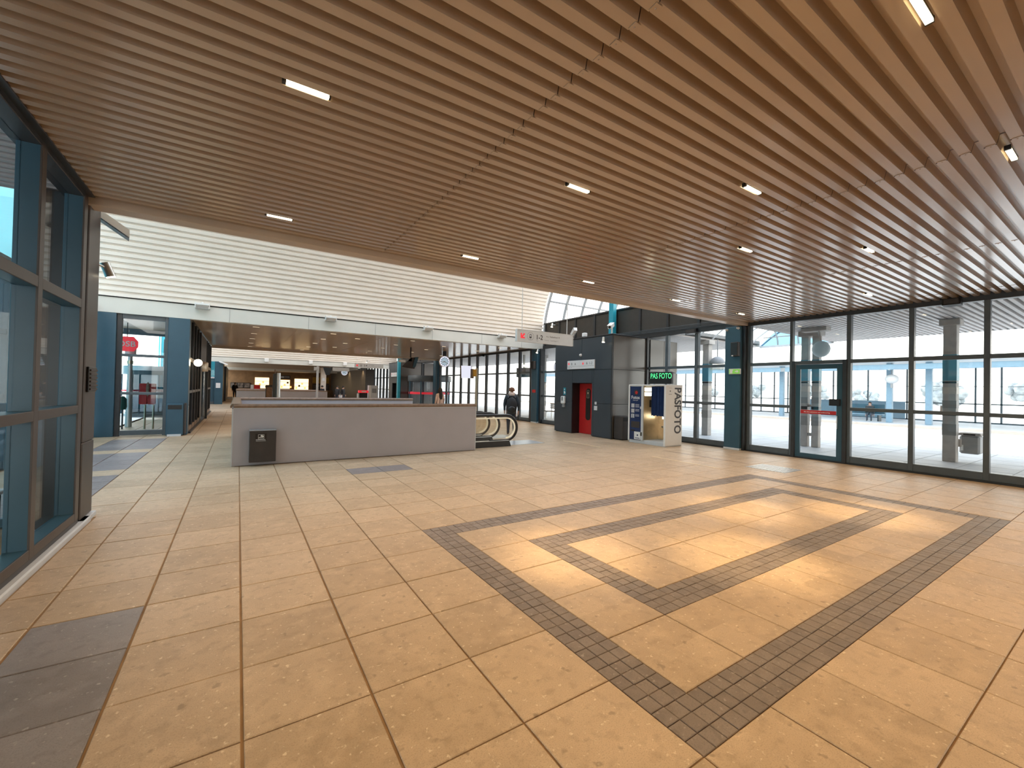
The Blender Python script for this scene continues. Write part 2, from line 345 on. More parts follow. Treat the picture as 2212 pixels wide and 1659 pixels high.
# ================================================================== CEILING
H = 3.8; ce = struct('ceiling')
SEAM = [-1.5, 1.87, 5.24, 8.61, 11.98, 12.86]
P_ = 0.146
def rib_panel(x0, x1, y0, n, z, mat='ceil', parent=None, name='ceiling_panel', pitch=P_, laps=False):
    pr = []
    for i in range(n):
        y = y0 + pitch * i
        pr += [(y, z), (y + 0.072, z), (y + 0.090, z + 0.078), (y + 0.128, z + 0.078)]
    pr.append((y0 + pitch * n, z))
    m = MB(); k = len(pr)
    m.add([(x0, a, b) for a, b in pr] + [(x1, a, b) for a, b in pr], [(i, k + i, k + i + 1, i + 1) for i in range(k - 1)])
    if laps:
        for i in range(n):
            y = y0 + pitch * i
            m.box(x1 - .012, x1 + .032, y + .006, y + .062, z - .0045, z - .0005).cyl((x1 + .012, y + .034, z - .0045), (x1 + .012, y + .034, z - .009), .006, .003, 6)
    return part(name, m, mat, parent or ce)
def ceiling_bay(y_from, y_to, seams, mat='ceil', z=H, n=5, parent=None, pitch=P_, laps=False):
    y = y_to
    while y > y_from + 0.01:
        c = min(n, int(round((y - y_from) / pitch)))
        if c < 1: break
        y -= pitch * c
        for s in range(len(seams) - 1):
            rib_panel(seams[s] + (0.004 if s else 0), seams[s + 1] - 0.003, y + 0.0015, c, z + (0.004 if s % 2 else 0), mat, parent, pitch=pitch, laps=laps and s < 4)
ceiling_bay(0.0, 6.75, SEAM, laps=True)
rib_panel(-1.5, 12.86, -7.0, 47, H)
ceiling_bay(17.25, 30.0, [-1.34, 1.87, 5.24, 8.61, 11.98, 12.86], n=8)
for y in (40.25, 46.6): rib_panel(-1.34, 12.86, y, 43, H)
rib_panel(-1.34, 12.86, 56.4, 48, 3.5)
rf = struct('roof')
mb = MB()
for (y0, y1) in ((-7.2, 6.95), (17.05, 30.2), (40.46, 64)): mb.box(-1.6, 12.9, y0, y1, 3.90, 4.15)
part('roof_deck', mb, 'roofm', rf)
# ceiling vaults: corrugated lower curve, open glazed crown
def vault(yc, x0, seams, z0):
    R = 5.0; pit = 0.172; n = 35
    for (s0, s1) in zip(seams[:-1], seams[1:]):
        for side in (1, -1):
            pr = []
            for i in range(n):
                for (t, d) in ((0.0, 0.0), (0.098, 0.0), (0.107, 0.07), (0.160, 0.07)):
                    a = (0.02 + pit * i + t) / R; rr = R - 0.05 + d; pr.append((yc + side * rr * math.cos(a), z0 + rr * math.sin(a)))
            k = len(pr); m = MB()
            m.add([(s0 - .002, a, b) for a, b in pr] + [(s1 + .002, a, b) for a, b in pr], [((i, i + 1, k + i + 1, k + i) if side > 0 else (i, k + i, k + i + 1, i + 1)) for i in range(k - 1)])
            part('vault_panel', m, 'vault', ce)
    a0 = (0.02 + pit * n) / R
    for x in [x0 + 1.2 * i for i in range(int((12.8 - x0) / 1.2) + 1)]:
        pts = [(x, yc + 5.0 * math.cos(a0 + (PI - 2 * a0) * i / 14), z0 + 5.0 * math.sin(a0 + (PI - 2 * a0) * i / 14)) for i in range(15)]
        part('skylight_bar', MB().tube(pts, 0.035, 6), 'frame', ce)
part('suspension_rail', MB().cyl((-3.6, 10.5, 8.92), (12.8, 10.5, 8.92), .03), 'frame', ce); part('suspension_rail', MB().cyl((-3.4, 33.5, 8.88), (12.8, 33.5, 8.88), .03), 'frame', ce)
vault(12.0, -3.6, [-3.6, -1.5, 1.87, 5.5, 9.1, 12.72], 4.17)
vault(35.2, -3.4, [-3.4, 1.87, 5.5, 9.1, 12.72], 3.72)
# eaves beams around the vaults
def beam(name, y0, y1, z0, z1, x0, x1, mat):
    b = struct(name); part('beam_box', CB(x0, x1, y0, y1, z0, z1, 0.006), mat, b); return b
beam('trim_2', 6.765, 7.0, 3.72, 4.30, -1.96, 12.8, 'soffit')
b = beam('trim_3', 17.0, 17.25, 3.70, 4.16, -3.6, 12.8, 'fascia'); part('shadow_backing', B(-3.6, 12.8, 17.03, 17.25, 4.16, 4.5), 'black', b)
for x in (-0.3, 2.1, 4.5, 6.9, 9.3, 11.5): part('joint_line', B(x, x + 0.008, 16.995, 17.0, 3.71, 4.15), 'grey', b)
beam('trim_4', 29.95, 30.2, 3.70, 4.30, -1.34, 12.8, 'soffit')
beam('trim_5', 40.2, 40.45, 3.33, 3.72, -3.4, 12.8, 'fascia')
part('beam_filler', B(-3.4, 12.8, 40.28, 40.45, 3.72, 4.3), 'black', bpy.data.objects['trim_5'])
beam('trim_6', 56.0, 56.3, 3.13, 3.42, -1.34, 12.8, 'fascia')
part('beam_filler', B(-1.34, 12.8, 56.1, 56.3, 3.42, 4.2), 'soffit', bpy.data.objects['trim_6'])
# ================================================================== RIGHT GLASS WALL  (inner face x = 12.75)
XR = 12.80
wr = struct('wall_right')
def post(y0, y1, z0=0.03, z1=3.72, x0=12.74, x1=12.88, mat='frame', par=None, name='mullion'): return part(name, CB(x0, x1, y0, y1, z0, z1, 0.006), mat, par or wr)
def glazed_run(ys, w=0.05, zs=((0.19, 1.32), (1.40, 2.51), (2.60, 3.71)), par=None):
    for a, b_ in zip(ys[:-1], ys[1:]):
        for (z0, z1) in zs: part('pane', B(12.806, 12.814, a + w, b_ - w, z0, z1), 'glass', par or wr)
        for (z0, z1) in ((0.03, 0.19), (1.32, 1.40), (2.51, 2.60)):
            if z0 < 0.1 and zs[0][0] > 1: continue
            part('rail', CB(12.755, 12.865, a + w - .01, b_ - w + .01, z0, z1, 0.005), 'frame', par or wr)
NEAR = [-6.9, -5.8, -4.7, -3.6, -2.45, -1.3, -0.25, 0.83, 1.97, 3.12, 4.29]
for y in NEAR: post(y - 0.045, y + 0.045)
glazed_run(NEAR)
post(5.56, 5.63); post(6.69, 6.79); glazed_run([5.60, 6.74])
N2 = [7.40, 8.47, 9.63, 10.47]
for y in N2[1:3]: post(y - 0.06, y + 0.06)
glazed_run(N2)
N3 = [13.68, 14.75, 15.85, 16.95]
for y in N3[1:3]: post(y - 0.06, y + 0.06)
glazed_run(N3)
post(16.90, 17.02, x0=12.62, mat='dark')
N4 = [17.52, 17.95, 19.03, 20.20, 21.42, 22.70, 23.90, 25.05, 26.25, 27.42, 28.60, 29.80]
for y in N4[1:]: post(y - 0.07, y + 0.07, mat='dark')
glazed_run(N4)
N5 = [41.0 + 1.2 * i for i in range(14)]
for y in N5: post(y - 0.2, y + 0.2, mat='dark')
glazed_run(N5, w=0.1)
for (a, b_) in ((-7, 16.9), (17.02, 56)): part('header', CB(12.72, 12.90, a, b_, 3.70, 3.86, 0.01), 'dark', wr)
part('threshold', B(12.72, 12.95, -7, 64, -0.01, 0.03), 'dark', wr)
for (y0, y1, n) in ((6.86, 7.34, 1), (17.03, 17.5, 2), (30.0, 30.45, 3)):
    part('pillar_casing', CB(12.50, 12.90, y0, y1, 0.04, 3.70, 0.012), 'blue', wr); part('pillar_foot', CB(12.49, 12.9, y0 - .005, y1 + .005, 0.0, 0.06, 0.006), 'lgrey', wr)
part('pillar_edge', B(12.6, 12.88, 6.79, 6.85, 0.0, 3.7), 'dark', wr)
# upper panels above the header inside the vaults
BAT = [7.2, 8.42, 9.63, 10.88, 12.1, 13.33, 14.57, 15.73, 16.8]
for oy in (0, 23.2):
    for a, b_ in zip(BAT[:-1], BAT[1:]):
        part('upper_panel', B(12.80, 12.84, a + oy + .05, b_ + oy - .05, 3.86, 4.92), 'brownp', wr)
    for y in BAT: part('batten', CB(12.76, 12.86, y + oy - .05, y + oy + .05, 3.86, 4.95, 0.005), 'dark', wr)
    part('upper_sill', CB(12.74, 12.90, 7.1 + oy, 16.9 + oy, 4.92, 4.99, 0.006), 'dark', wr)
for i in range(3):
    part('conduit', MB().tube([(12.66, 6.95, 3.87 + .045 * i), (12.66, 12.3, 3.87 + .045 * i), (12.70, 12.4, 3.87 + .045 * i)], 0.012, 6), 'frame', wr, smooth=True)
# curved outer glazing seen above the sill
w7 = struct('window_7')
def arc_pt(x, a): return (x, 12.0 + 5.15 * math.cos(a), 4.1 + 5.15 * math.sin(a))
for i in range(8):
    x = 12.95 + 1.15 * i
    part('curved_bar', MB().tube([arc_pt(x, 0.02 + 0.07 * j) for j in range(12)], 0.075, 6), 'grey', w7, smooth=True)
for a in (0.03, 0.40, 0.62):
    part('cross_bar', MB().tube([arc_pt(12.9, a), arc_pt(21.1, a)], 0.045, 6), 'grey', w7, smooth=True)
for i in range(7):
    pts = [arc_pt(12.95 + 1.15 * i, 0.03 + 0.08 * j) for j in range(10)]; q = MB(); k = len(pts)
    q.add(pts + [(x + 1.15, y, z) for x, y, z in pts], [(j, j + 1, k + j + 1, k + j) for j in range(k - 1)]); part('curved_pane', q, 'glass', w7)
# glazed door in the right wall
d1 = struct('door_1')
for (a, b_) in ((4.31, 4.40), (5.48, 5.565)): part('door_jamb', CB(12.70, 12.90, a, b_, 0.0, 2.60, 0.006), 'dark', d1)
part('door_head', CB(12.70, 12.90, 4.40, 5.48, 2.51, 2.60, 0.006), 'frame', d1)
lf = MB().cbox(12.74, 12.80, 4.41, 4.53, 0.02, 2.50, .004).cbox(12.74, 12.80, 5.36, 5.47, 0.02, 2.50, .004).cbox(12.742, 12.798, 4.53, 5.36, 0.02, 0.14, .004).cbox(12.742, 12.798, 4.53, 5.36, 2.38, 2.50, .004)
part('door_leaf', lf, 'blue', d1); part('door_pane', B(12.766, 12.774, 4.53, 5.36, 0.14, 2.38), 'glass', d1)
part('over_pane', B(12.806, 12.814, 4.34, 5.56, 2.60, 3.71), 'glass', d1)
rb = part('warning_band', B(12.755, 12.764, 4.54, 5.35, 1.195, 1.29), 'red', d1)
t_ = MB().text('Må ikke passeres ved evakuering', 0.045, (12.7535, 5.27, 1.228), (0, -1, 0), (0, 0, 1), 0.006); WL[rb.name] = WL[d1.name]; part('band_text', t_, 'white', rb)
part('lock_box', CB(12.69, 12.755, 4.44, 4.68, 1.43, 1.60, 0.01), 'black', d1)
part('pull_handle', MB().tube([(12.745, 4.50, 0.85), (12.69, 4.50, 0.85), (12.69, 4.50, 1.17), (12.745, 4.50, 1.17)], 0.012, 8), 'steel', d1, smooth=True)
# ================================================================== LEFT GLASS WALL (inner face x = -1.5)
wl = struct('wall_left')
LY = [5.43 - 1.14 * i for i in range(11)]
for y in LY: part('mullion', CB(-1.66, -1.5, y - .05, y + .05, 0.12, 3.76, 0.006), 'blue' if y > 3 else 'frame', wl)
part('mullion', CB(-1.66, -1.5, 6.60, 6.72, 0.12, 3.76, 0.006), 'blue', wl)
runs = [(6.60, 5.48)] + [(a - .05, b_ + .05) for a, b_ in zip(LY[:-1], LY[1:])]
for (b_, a) in runs:
    for (z0, z1) in ((0.19, 1.31), (1.40, 2.49), (2.59, 3.74)): part('pane', B(-1.632, -1.624, a, b_, z0, z1), 'glass', wl)
    for (z0, z1) in ((0.10, 0.19), (1.31, 1.40), (2.49, 2.59)): part('rail', CB(-1.655, -1.5, a - .005, b_ + .005, z0, z1, 0.005), 'blue', wl)
    part('back_frame', B(-1.68, -1.64, a - .01, a + .04, 0.1, 3.76), 'frame', wl)
part('header', CB(-1.70, -1.50, -7, 6.74, 3.74, 3.82, 0.006), 'dark', wl); part('header_flange', CB(-1.60, -1.44, -7, 6.74, 3.79, 3.81, 0.004), 'dark', wl)
part('base_rail', CB(-1.60, -1.50, -7, 6.74, 0.05, 0.10, 0.004), 'dark', wl); part('kerb', CB(-1.75, -1.45, -7, 7.05, -0.05, 0.05, 0.012), 'lgrey', wl)
part('shadow_gap', B(-1.9, -1.56, 6.72, 6.82, 0.03, 3.79), 'black', wl)
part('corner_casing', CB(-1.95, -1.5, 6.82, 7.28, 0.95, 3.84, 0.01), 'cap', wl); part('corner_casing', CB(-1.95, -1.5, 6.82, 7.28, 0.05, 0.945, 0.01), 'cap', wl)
part('corner_foot', CB(-1.97, -1.46, 6.80, 7.30, -0.01, 0.05, 0.006), 'lgrey', wl)
for y in LY + [6.66]: part('shade_face_strip', CB(-1.512, -1.494, y - .052 - (.01 if y > 6 else 0), y + .052 + (.01 if y > 6 else 0), 0.10, 3.76, 0.004), 'cap', wl)  # thin facing strips carrying the painted shade tone
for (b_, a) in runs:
    for (z0, z1) in ((0.10, 0.19), (1.31, 1.40), (2.49, 2.59)): part('shade_face_strip', CB(-1.511, -1.495, a, b_, z0, z1, 0.004), 'cap', wl)
bk = struct('wall_back'); part('wall_panel', B(-1.6, 12.9, -7.2, -7.0, 0, 3.9), 'soffit', bk)
# alcove left of the stairwell: side glazing and the glazed front at y = 17
w1 = struct('window_1')
for i in range(10):
    y = 7.3 + 1.08 * i; part('mullion', CB(-3.72, -3.58, y - .05, y + .05, 0, 3.76, .006), 'blue', w1)
    if i < 9:
        for (z0, z1) in ((0.16, 1.31), (1.40, 2.49), (2.59, 3.74)): part('pane', B(-3.655, -3.647, y + .05, y + 1.03, z0, z1), 'glass', w1)
        for (z0, z1) in ((0.02, 0.16), (1.31, 1.40), (2.49, 2.59)): part('rail', CB(-3.71, -3.60, y + .04, y + 1.04, z0, z1, .005), 'blue', w1)
part('header', CB(-3.74, -3.56, 7.2, 17.0, 3.74, 3.9, .006), 'dark', w1)
part('end_pane', B(-3.6, -1.95, 7.14, 7.148, 0.1, 3.74), 'glass', w1); part('end_rail', CB(-3.6, -1.95, 7.11, 7.18, 0, 0.1, .005), 'blue', w1); part('end_rail', CB(-3.6, -1.95, 7.11, 7.18, 1.31, 1.4, .005), 'blue', w1)
w2 = struct('window_2')
part('pillar_casing', CB(-3.80, -3.10, 17.0, 17.4, 0, 3.70, .012), 'blue', w2)
part('pillar_casing', CB(-1.88, -1.34, 16.98, 17.42, 0.93, 3.70, .012), 'blue', w2); part('pillar_casing', CB(-1.88, -1.34, 16.99, 17.42, 0.0, 0.925, .012), 'blue', w2)
part('frame_left', CB(-3.10, -2.98, 17.08, 17.22, 0.0, 3.70, .006), 'dark', w2); part('frame_right', CB(-1.97, -1.88, 17.08, 17.22, 0.0, 3.70, .006), 'frame', w2)
for (z0, z1) in ((0.03, 0.17), (1.26, 1.34), (2.42, 2.50), (3.57, 3.70)): part('rail', CB(-2.98, -1.97, 17.09, 17.21, z0, z1, .005), 'frame', w2)
for (z0, z1) in ((0.17, 1.26), (1.34, 2.42), (2.50, 3.57)): part('pane', B(-2.98, -1.97, 17.146, 17.154, z0, z1), 'glass', w2)
# dark glazed corridor wall x = -1.34, y 17.4 - 30, with a curved door drum
w3 = struct('window_3')
CY = [17.45, 18.6, 19.75, 20.9, 22.1]
for y in CY + [26.4, 27.6, 28.8, 29.9]: part('mullion', CB(-1.46, -1.34, y - .05, y + .05, 0.08, 3.78, .006), 'dark', w3)
for a, b_ in ((17.45, 18.6), (18.6, 19.75), (19.75, 20.9), (20.9, 22.1), (26.4, 27.6), (27.6, 28.8), (28.8, 29.9)):
    for (z0, z1) in ((0.2, 1.31), (1.40, 2.36), (2.50, 3.76)): part('pane', B(-1.404, -1.396, a + .05, b_ - .05, z0, z1), 'gtint', w3)
    for (z0, z1, mm) in ((0.06, 0.2, 'wood'), (1.31, 1.40, 'frame'), (2.36, 2.50, 'brass')): part('rail', CB(-1.45, -1.345, a + .04, b_ - .04, z0, z1, .005), mm, w3)
part('over_panel', B(-1.46, -1.38, 22.1, 26.4, 2.62, 3.78), 'brownp', w3)
part('kerb', B(-1.5, -1.28, 17.4, 29.95, -0.01, 0.06), 'dark', w3)
rd = thing('revolving_door', 'curved warm metal door drum bulging from the dark corridor glazing on the left', 'revolving door', (-1.5, 24.2, 0))
RX = -2.66; am = .55
part('drum_header', MB().lathe((RX, 24.2, 2.18), [(.6, 0), (1.45, 0), (1.47, .03), (1.47, .40), (1.45, .43), (.6, .43)], 20, -am, am), 'brass', rd, smooth=True)
part('curved_pane', MB().lathe((RX, 24.2, 0.06), [(1.42, 0), (1.42, 2.12)], 8, -am, -.05), 'gdoor', rd, smooth=True)
part('curved_pane', MB().lathe((RX, 24.2, 0.06), [(1.42, 0), (1.42, 2.12)], 8, .05, am), 'gdoor', rd, smooth=True)
for a in (-am, 0, am):
    x, y = RX + 1.42 * math.cos(a), 24.2 + 1.42 * math.sin(a); part('door_post', CB(x - .05, x + .05, y - .05, y + .05, 0, 2.19, .006), 'brass' if a < 0 else 'dark', rd)
for a in (.9, 2.9, -1.3): part('door_wing', MB().quad((RX, 24.2, .08), (RX + 1.3 * math.cos(a), 24.2 + 1.3 * math.sin(a), .08), (RX + 1.3 * math.cos(a), 24.2 + 1.3 * math.sin(a), 2.15), (RX, 24.2, 2.15)), 'gtint', rd)
for (y0, y1) in ((22.15, 23.4), (25.0, 26.35)): part('side_panel', B(-1.44, -1.37, y0, y1, 0, 2.62), 'frame', rd)
# second alcove front at y = 40 and beyond
w4 = struct('window_4')
part('pillar_casing', CB(-1.56, -1.02, 40.0, 40.4, 0, 3.33, .012), 'blue', w4)
part('frame', CB(-2.6, -1.56, 40.05, 40.2, 0, 0.2, .006), 'frame', w4); part('lower_panel', B(-2.5, -1.56, 40.1, 40.14, .2, 2.0), 'blue', w4); part('rail', CB(-2.6, -1.56, 40.05, 40.2, 2.0, 2.12, .006), 'lgrey', w4); part('pane', B(-2.5, -1.56, 40.12, 40.128, 2.12, 3.3), 'glass', w4)
part('side_panel', B(-1.2, -1.1, 40.4, 47, 0, 3.33), 'brownp', w4); part('side_panel', B(-1.2, -0.95, 47, 55.9, 0, 3.2), 'anth', w4)
part('alcove_panel', B(-3.5, -3.4, 30, 40.2, 0, 4), 'anth', w4)
# ================================================================== LIFT TOWERS
def lift(oy, lab, cat='lift', main=True):
    L = thing('lift_tower', lab, cat, (12.0, 12.08 + oy, 0))
    def P(name, mb, mat, **k): return part(name, mb, mat, L, **k)
    xf = 10.95; y0, y1 = 10.5, 13.65; J = .006; D0, D1 = 11.50, 12.60
    P('core', MB().box(11.45, 14.55, y0 + .06 + oy, y1 - .06 + oy, 0, 3.62).box(10.99, 11.45, y0 + .06 + oy, D0 - .02 + oy, 0, 3.62).box(10.99, 11.45, D1 + .02 + oy, y1 - .06 + oy, 0, 3.62).box(10.99, 11.45, D0 - .02 + oy, D1 + .02 + oy, 1.98, 3.62), 'anth')
    Z = (0.02, 1.22, 2.45, 3.66)
    def pan(a, b_, z0, z1): P('cladding_panel', CB(xf, xf + .04, a + J + oy, b_ - J + oy, z0 + J, z1 - J, .004), 'anth')
    for z0, z1 in zip(Z[:-1], Z[1:]):
        if z0 < 2.4:
            pan(y0, 11.42, z0, z1); pan(12.60, y1, z0, z1)
        else: pan(y0, 12.08, z0, z1); pan(12.08, y1, z0, z1)
    pan(11.42, 11.50, 0.02, 2.45); pan(11.50, 12.60, 1.96, 2.45)
    for z0, z1 in zip(Z[:-1], Z[1:]):
        for a, b_ in ((11.0, 12.72), (12.95, 13.75), (13.75, 14.55)): P('side_panel', CB(a + J, b_ - J, y0 + oy, y0 + .05 + oy, z0 + J, z1 - J, .004), 'side')
    P('corner_trim', CB(10.945, 11.0, y0 - .004 + oy, y0 + .05 + oy, 0.0, 3.68, .006), 'dark')
    P('coping', CB(10.92, 12.72, y0 - .03 + oy, y1 + .03 + oy, 3.66, 3.70, .006), 'dark')
    P('wall_post', CB(12.70, 12.80, y0 - .06 + oy, y0 + .04 + oy, 0.03, 3.7, .006), 'dark')
    P('door_reveal', MB().box(10.99, 11.36, D1 - .001 + oy, D1 + .02 + oy, 0, 1.98).box(10.99, 11.36, D0 - .02 + oy, D0 + .001 + oy, 0, 1.98).box(10.99, 11.36, D0 + oy, D1 + oy, 1.96, 1.98), 'black')
    dr = P('lift_door', CB(11.34, 11.40, D0 + .01 + oy, D1 - .01 + oy, 0.01, 1.95, .006), 'red' if main else 'dark')
    WL[dr.name] = WL[L.name]
    if main:
        yc = 12.08; ov = []
        for i in range(24):
            a = 2 * PI * i / 24; ov.append((11.335, yc + .13 * math.cos(a), 1.15 + (.48 if math.sin(a) > 0 else -.48) + .13 * math.sin(a)))
        part('oval_window', MB().prism(ov, (-.012, 0, 0)), 'black', dr)
        part('notice', MB().box(11.315, 11.322, 12.0, 12.16, 1.38, 1.72), 'charcoal', dr); part('notice_frame', MB().box(11.31, 11.316, 12.02, 12.14, 1.40, 1.405).box(11.31, 11.316, 12.02, 12.14, 1.69, 1.695).box(11.31, 11.316, 12.02, 12.025, 1.4, 1.69).box(11.31, 11.316, 12.135, 12.14, 1.4, 1.69).box(11.31, 11.316, 12.06, 12.10, 1.55, 1.62), 'cream', dr)
        part('pull_bar', MB().tube([(11.33, 11.62, .9), (11.28, 11.62, .9), (11.28, 11.62, 1.2), (11.33, 11.62, 1.2)], .012, 6), 'steel', dr)
    for (z, s) in ((1.23, .05), (1.05, .08)): P('call_button', CB(xf - .02, xf, 11.27 - s + oy, 11.27 + s + oy, z - s, z + s, .004), 'lgrey')
    return L
lift(0, 'anthracite lift tower with a red door set in its front')
lift(23.0, 'far anthracite lift tower with a dark door, behind the stairwells', main=False)
def sign_small(oy, lab):
    s = thing('direction_sign', lab, 'sign', (10.93, 12.1 + oy, 2.5))
    part('board', CB(10.905, 10.95, 11.34 + oy, 12.86 + oy, 2.50, 2.83, .006), 'signw', s)
    X = 10.903; u = (0, -1, 0); v = (0, 0, 1); k = MB()
    def arrow(c, ang, L=.11):
        ca, sa = math.cos(ang), math.sin(ang)
        def tr(p): return (X, c[0] - (p[0] * ca - p[1] * sa), c[1] + p[0] * sa + p[1] * ca)
        r = MB(); r.quad(*[tr(p) for p in ((-L / 2, -.012), (L * .3, -.012), (L * .3, .012), (-L / 2, .012))]); r.quad(*[tr(p) for p in ((L / 2 + .01, 0), (L * .05, .055), (-.02, .04), (L * .3, 0))]); r.quad(*[tr(p) for p in ((L / 2 + .01, 0), (L * .3, 0), (-.02, -.04), (L * .05, -.055))]); part('red_arrow', r, 'redsign', s)
    arrow((12.75 + oy, 2.71), PI); arrow((11.95 + oy, 2.71), -PI / 2)
    k.text('0', .13, (X, 12.62 + oy, 2.66), u, v, .01).text('&', .12, (X, 12.42 + oy, 2.66), u, v).text('&', .13, (X, 11.78 + oy, 2.66), u, v).text('1-2', .13, (X, 11.62 + oy, 2.66), u, v).text('WC  i  P', .06, (X, 12.80 + oy, 2.535), u, v).box(X, X + .001, 11.36 + oy, 12.84 + oy, 2.605, 2.61)
    part('symbols', k, 'charcoal', s, kind='stuff')
sign_small(0, 'white direction sign with red arrows on the near lift tower')
sign_small(23, 'white direction sign on the far lift tower behind the stairwells')
sd = thing('soap_dispenser', 'white hand gel dispenser on the lift tower left of the red door', 'dispenser', (10.9, 13.05, 1.0))
part('case', CB(10.84, 10.95, 12.95, 13.17, 1.14, 1.44, .03), 'white', sd); part('window', B(10.836, 10.842, 13.03, 13.08, 1.26, 1.42), 'black', sd); part('drip_tray', CB(10.87, 10.95, 12.97, 13.10, 1.0, 1.13, .01), 'grey', sd)
sk = thing('wall_sticker', 'teal sticker with white hand symbol above the gel dispenser', 'sticker', (10.945, 13.05, 1.49))
part('sheet', B(10.942, 10.9485, 12.96, 13.11, 1.49, 1.78), 'tealst', sk); part('symbol', MB().prism([(10.941, 13.06, 1.54), (10.941, 13.0, 1.54), (10.941, 12.99, 1.60), (10.941, 13.05, 1.66), (10.941, 13.07, 1.62)], (-.001, 0, 0)).cyl((10.942, 13.04, 1.71), (10.940, 13.04, 1.71), .025), 'white', sk)
part('smoke_sensor', MB().cyl((10.95, 12.12, 3.03), (10.90, 12.12, 3.03), .055, .045).ball((10.90, 12.12, 3.03), .035), 'white', label='small white round sensor above the sign on the lift tower', cat='sensor', smooth=True)
def cctv(loc, d, pole, lab, sz=1.0):
    c = thing('security_camera', lab, 'camera', loc); p = Vector(loc); d = Vector(d).normalized(); s = d.cross(Vector((0, 0, 1))).normalized(); u = s.cross(d)
    def bx(a0, a1, b0, b1, c0, c1):
        vs = [tuple(p + d * a + s * b_ + u * c_) for c_ in (c0, c1) for a, b_ in ((a0, b0), (a1, b0), (a1, b1), (a0, b1))]
        return MB().add(vs, [(3, 2, 1, 0), (4, 5, 6, 7), (0, 1, 5, 4), (1, 2, 6, 5), (2, 3, 7, 6), (3, 0, 4, 7)])
    z = sz
    part('body', bx(-.20 * z, .20 * z, -.065 * z, .065 * z, -.06 * z, .06 * z), 'white', c); part('sun_shield', bx(-.2 * z, .25 * z, -.075 * z, .075 * z, .06 * z, .075 * z), 'white', c)
    part('lens', MB().cyl(p + d * .2 * z, p + d * .215 * z, .045 * z), 'black', c)
    part('bracket', MB().tube([p - d * .08 * z - u * .06 * z] + [Vector(q) for q in pole], .028 * z, 8), 'white', c, smooth=True)
cctv((10.95, 12.55, 3.95), (0.4, 1, -.55), [(11.0, 12.7, 3.78), (11.05, 12.7, 3.70)], 'white security camera on the lift tower beside the hanging sign')
cctv((10.98, 10.62, 3.98), (-1, -.55, -.45), [(11.0, 10.6, 3.86), (11.0, 10.6, 3.69)], 'white security camera on a pole at the lift tower corner')
part('flood_lamp', MB().cbox(11.0, 11.14, 11.98, 12.16, 3.73, 3.88, .02).cyl((11.07, 12.07, 3.70), (11.07, 12.07, 3.74), .02), 'white', label='small white box lamp standing on the lift tower edge', cat='lamp')
tcn = thing('steel_column', 'turquoise steel column rising behind the lift tower into the vault', 'column', (12.5, 12.05, 3.7))
part('shaft', CB(12.42, 12.62, 11.92, 12.16, 3.68, 8.6, .015), 'teal', tcn); part('base_plate', CB(12.36, 12.68, 11.86, 12.22, 3.66, 3.70, .005), 'teal', tcn)
tc2 = thing('steel_column', 'turquoise steel column beside the far lift tower', 'column', (10.7, 33.2, 0)); part('shaft', CB(10.62, 10.82, 33.05, 33.35, 0, 7, .015), 'teal', tc2)
# ================================================================== PHOTO BOOTH
pb = thing('photo_booth', 'white photo booth with blue curtain and large dark lettering, beside the lift', 'photo booth', (11.4, 9.03, 0))
def P(name, mb, mat, **k): return part(name, mb, mat, pb, **k)
bx0, bx1, by0, by1, bz = 11.0, 11.8, 8.30, 9.77, 1.88
P('base', CB(bx0 + .02, bx1, by0 + .01, by1 - .01, 0.0, 0.10, .005), 'lgrey'); P('step', CB(bx0 + .03, bx1, 8.36, 9.16, .10, .125, .004), 'lgrey')
rp_ = P('side_panel', CB(bx0 + .02, bx1, by0, by0 + .05, 0.03, bz, .006), 'white'); WL[rp_.name] = WL[pb.name]
part('lettering', MB().text('PASFOTO', .455, (11.42, 8.297, 1.845), (0, 0, -1), (1, 0, 0), .028, sx=.735), 'charcoal', rp_)
part('logo', MB().cyl((11.19, 8.299, 1.72), (11.19, 8.296, 1.72), .022).box(11.12, 11.27, 8.2965, 8.298, 1.615, 1.625).box(11.12, 11.27, 8.2965, 8.298, 1.815, 1.82), 'charcoal', rp_)
P('roof_panel', CB(bx0 - .01, bx1 + .01, by0, by1, bz, bz + .035, .006), 'white'); P('frame_left', CB(bx0 - .015, bx0 + .03, by1 - .05, by1 + .005, .06, bz, .005), 'white'); P('frame_right', CB(bx0 - .015, bx0 + .03, by0 - .002, by0 + .07, .02, bz, .005), 'white'); P('frame_middle', CB(bx0 - .015, bx0 + .03, 9.16, 9.245, .10, bz, .005), 'lgrey')
P('cabinet', B(bx0 + .03, bx1, 9.20, by1 - .01, .1, bz), 'white'); P('back_wall', B(bx1 - .04, bx1, 8.35, 9.2, .12, bz), 'brass'); P('inner_wall', B(bx0 + .03, bx1 - .04, 9.165, 9.20, .125, bz), 'brass')
fp = P('front_panel', CB(bx0 + .004, bx0 + .03, 9.25, 9.72, .10, bz - .03, .004), 'navy'); WL[fp.name] = WL[pb.name]
u = (0, -1, 0); v = (0, 0, 1); xx = bx0 + .002
part('title', MB().text('Fotos', .155, (xx, 9.67, 1.44), u, v, .012).text('til pas og id', .045, (xx, 9.60, 1.385), u, v, .004), 'white', fp)
def fan(r, n, c, rot=0): return [(xx - .002, c[0] + r * math.cos(rot + 2 * PI * i / n), c[1] + r * math.sin(rot + 2 * PI * i / n)) for i in range(n)]
part('emblem', MB().prism(fan(.10, 6, (9.46, 1.655)), (-.003, 0, 0)), 'charcoal', fp); part('emblem_star', MB().prism(fan(.06, 5, (9.45, 1.65), .4), (-.006, 0, 0)), 'red', fp)
for i, z in enumerate((1.22, 1.05, .88)): part('sample_print', B(xx - .004, xx + .002, 9.53, 9.66, z - .065, z + .065), 'portrait' if i < 2 else 'lgrey', fp)
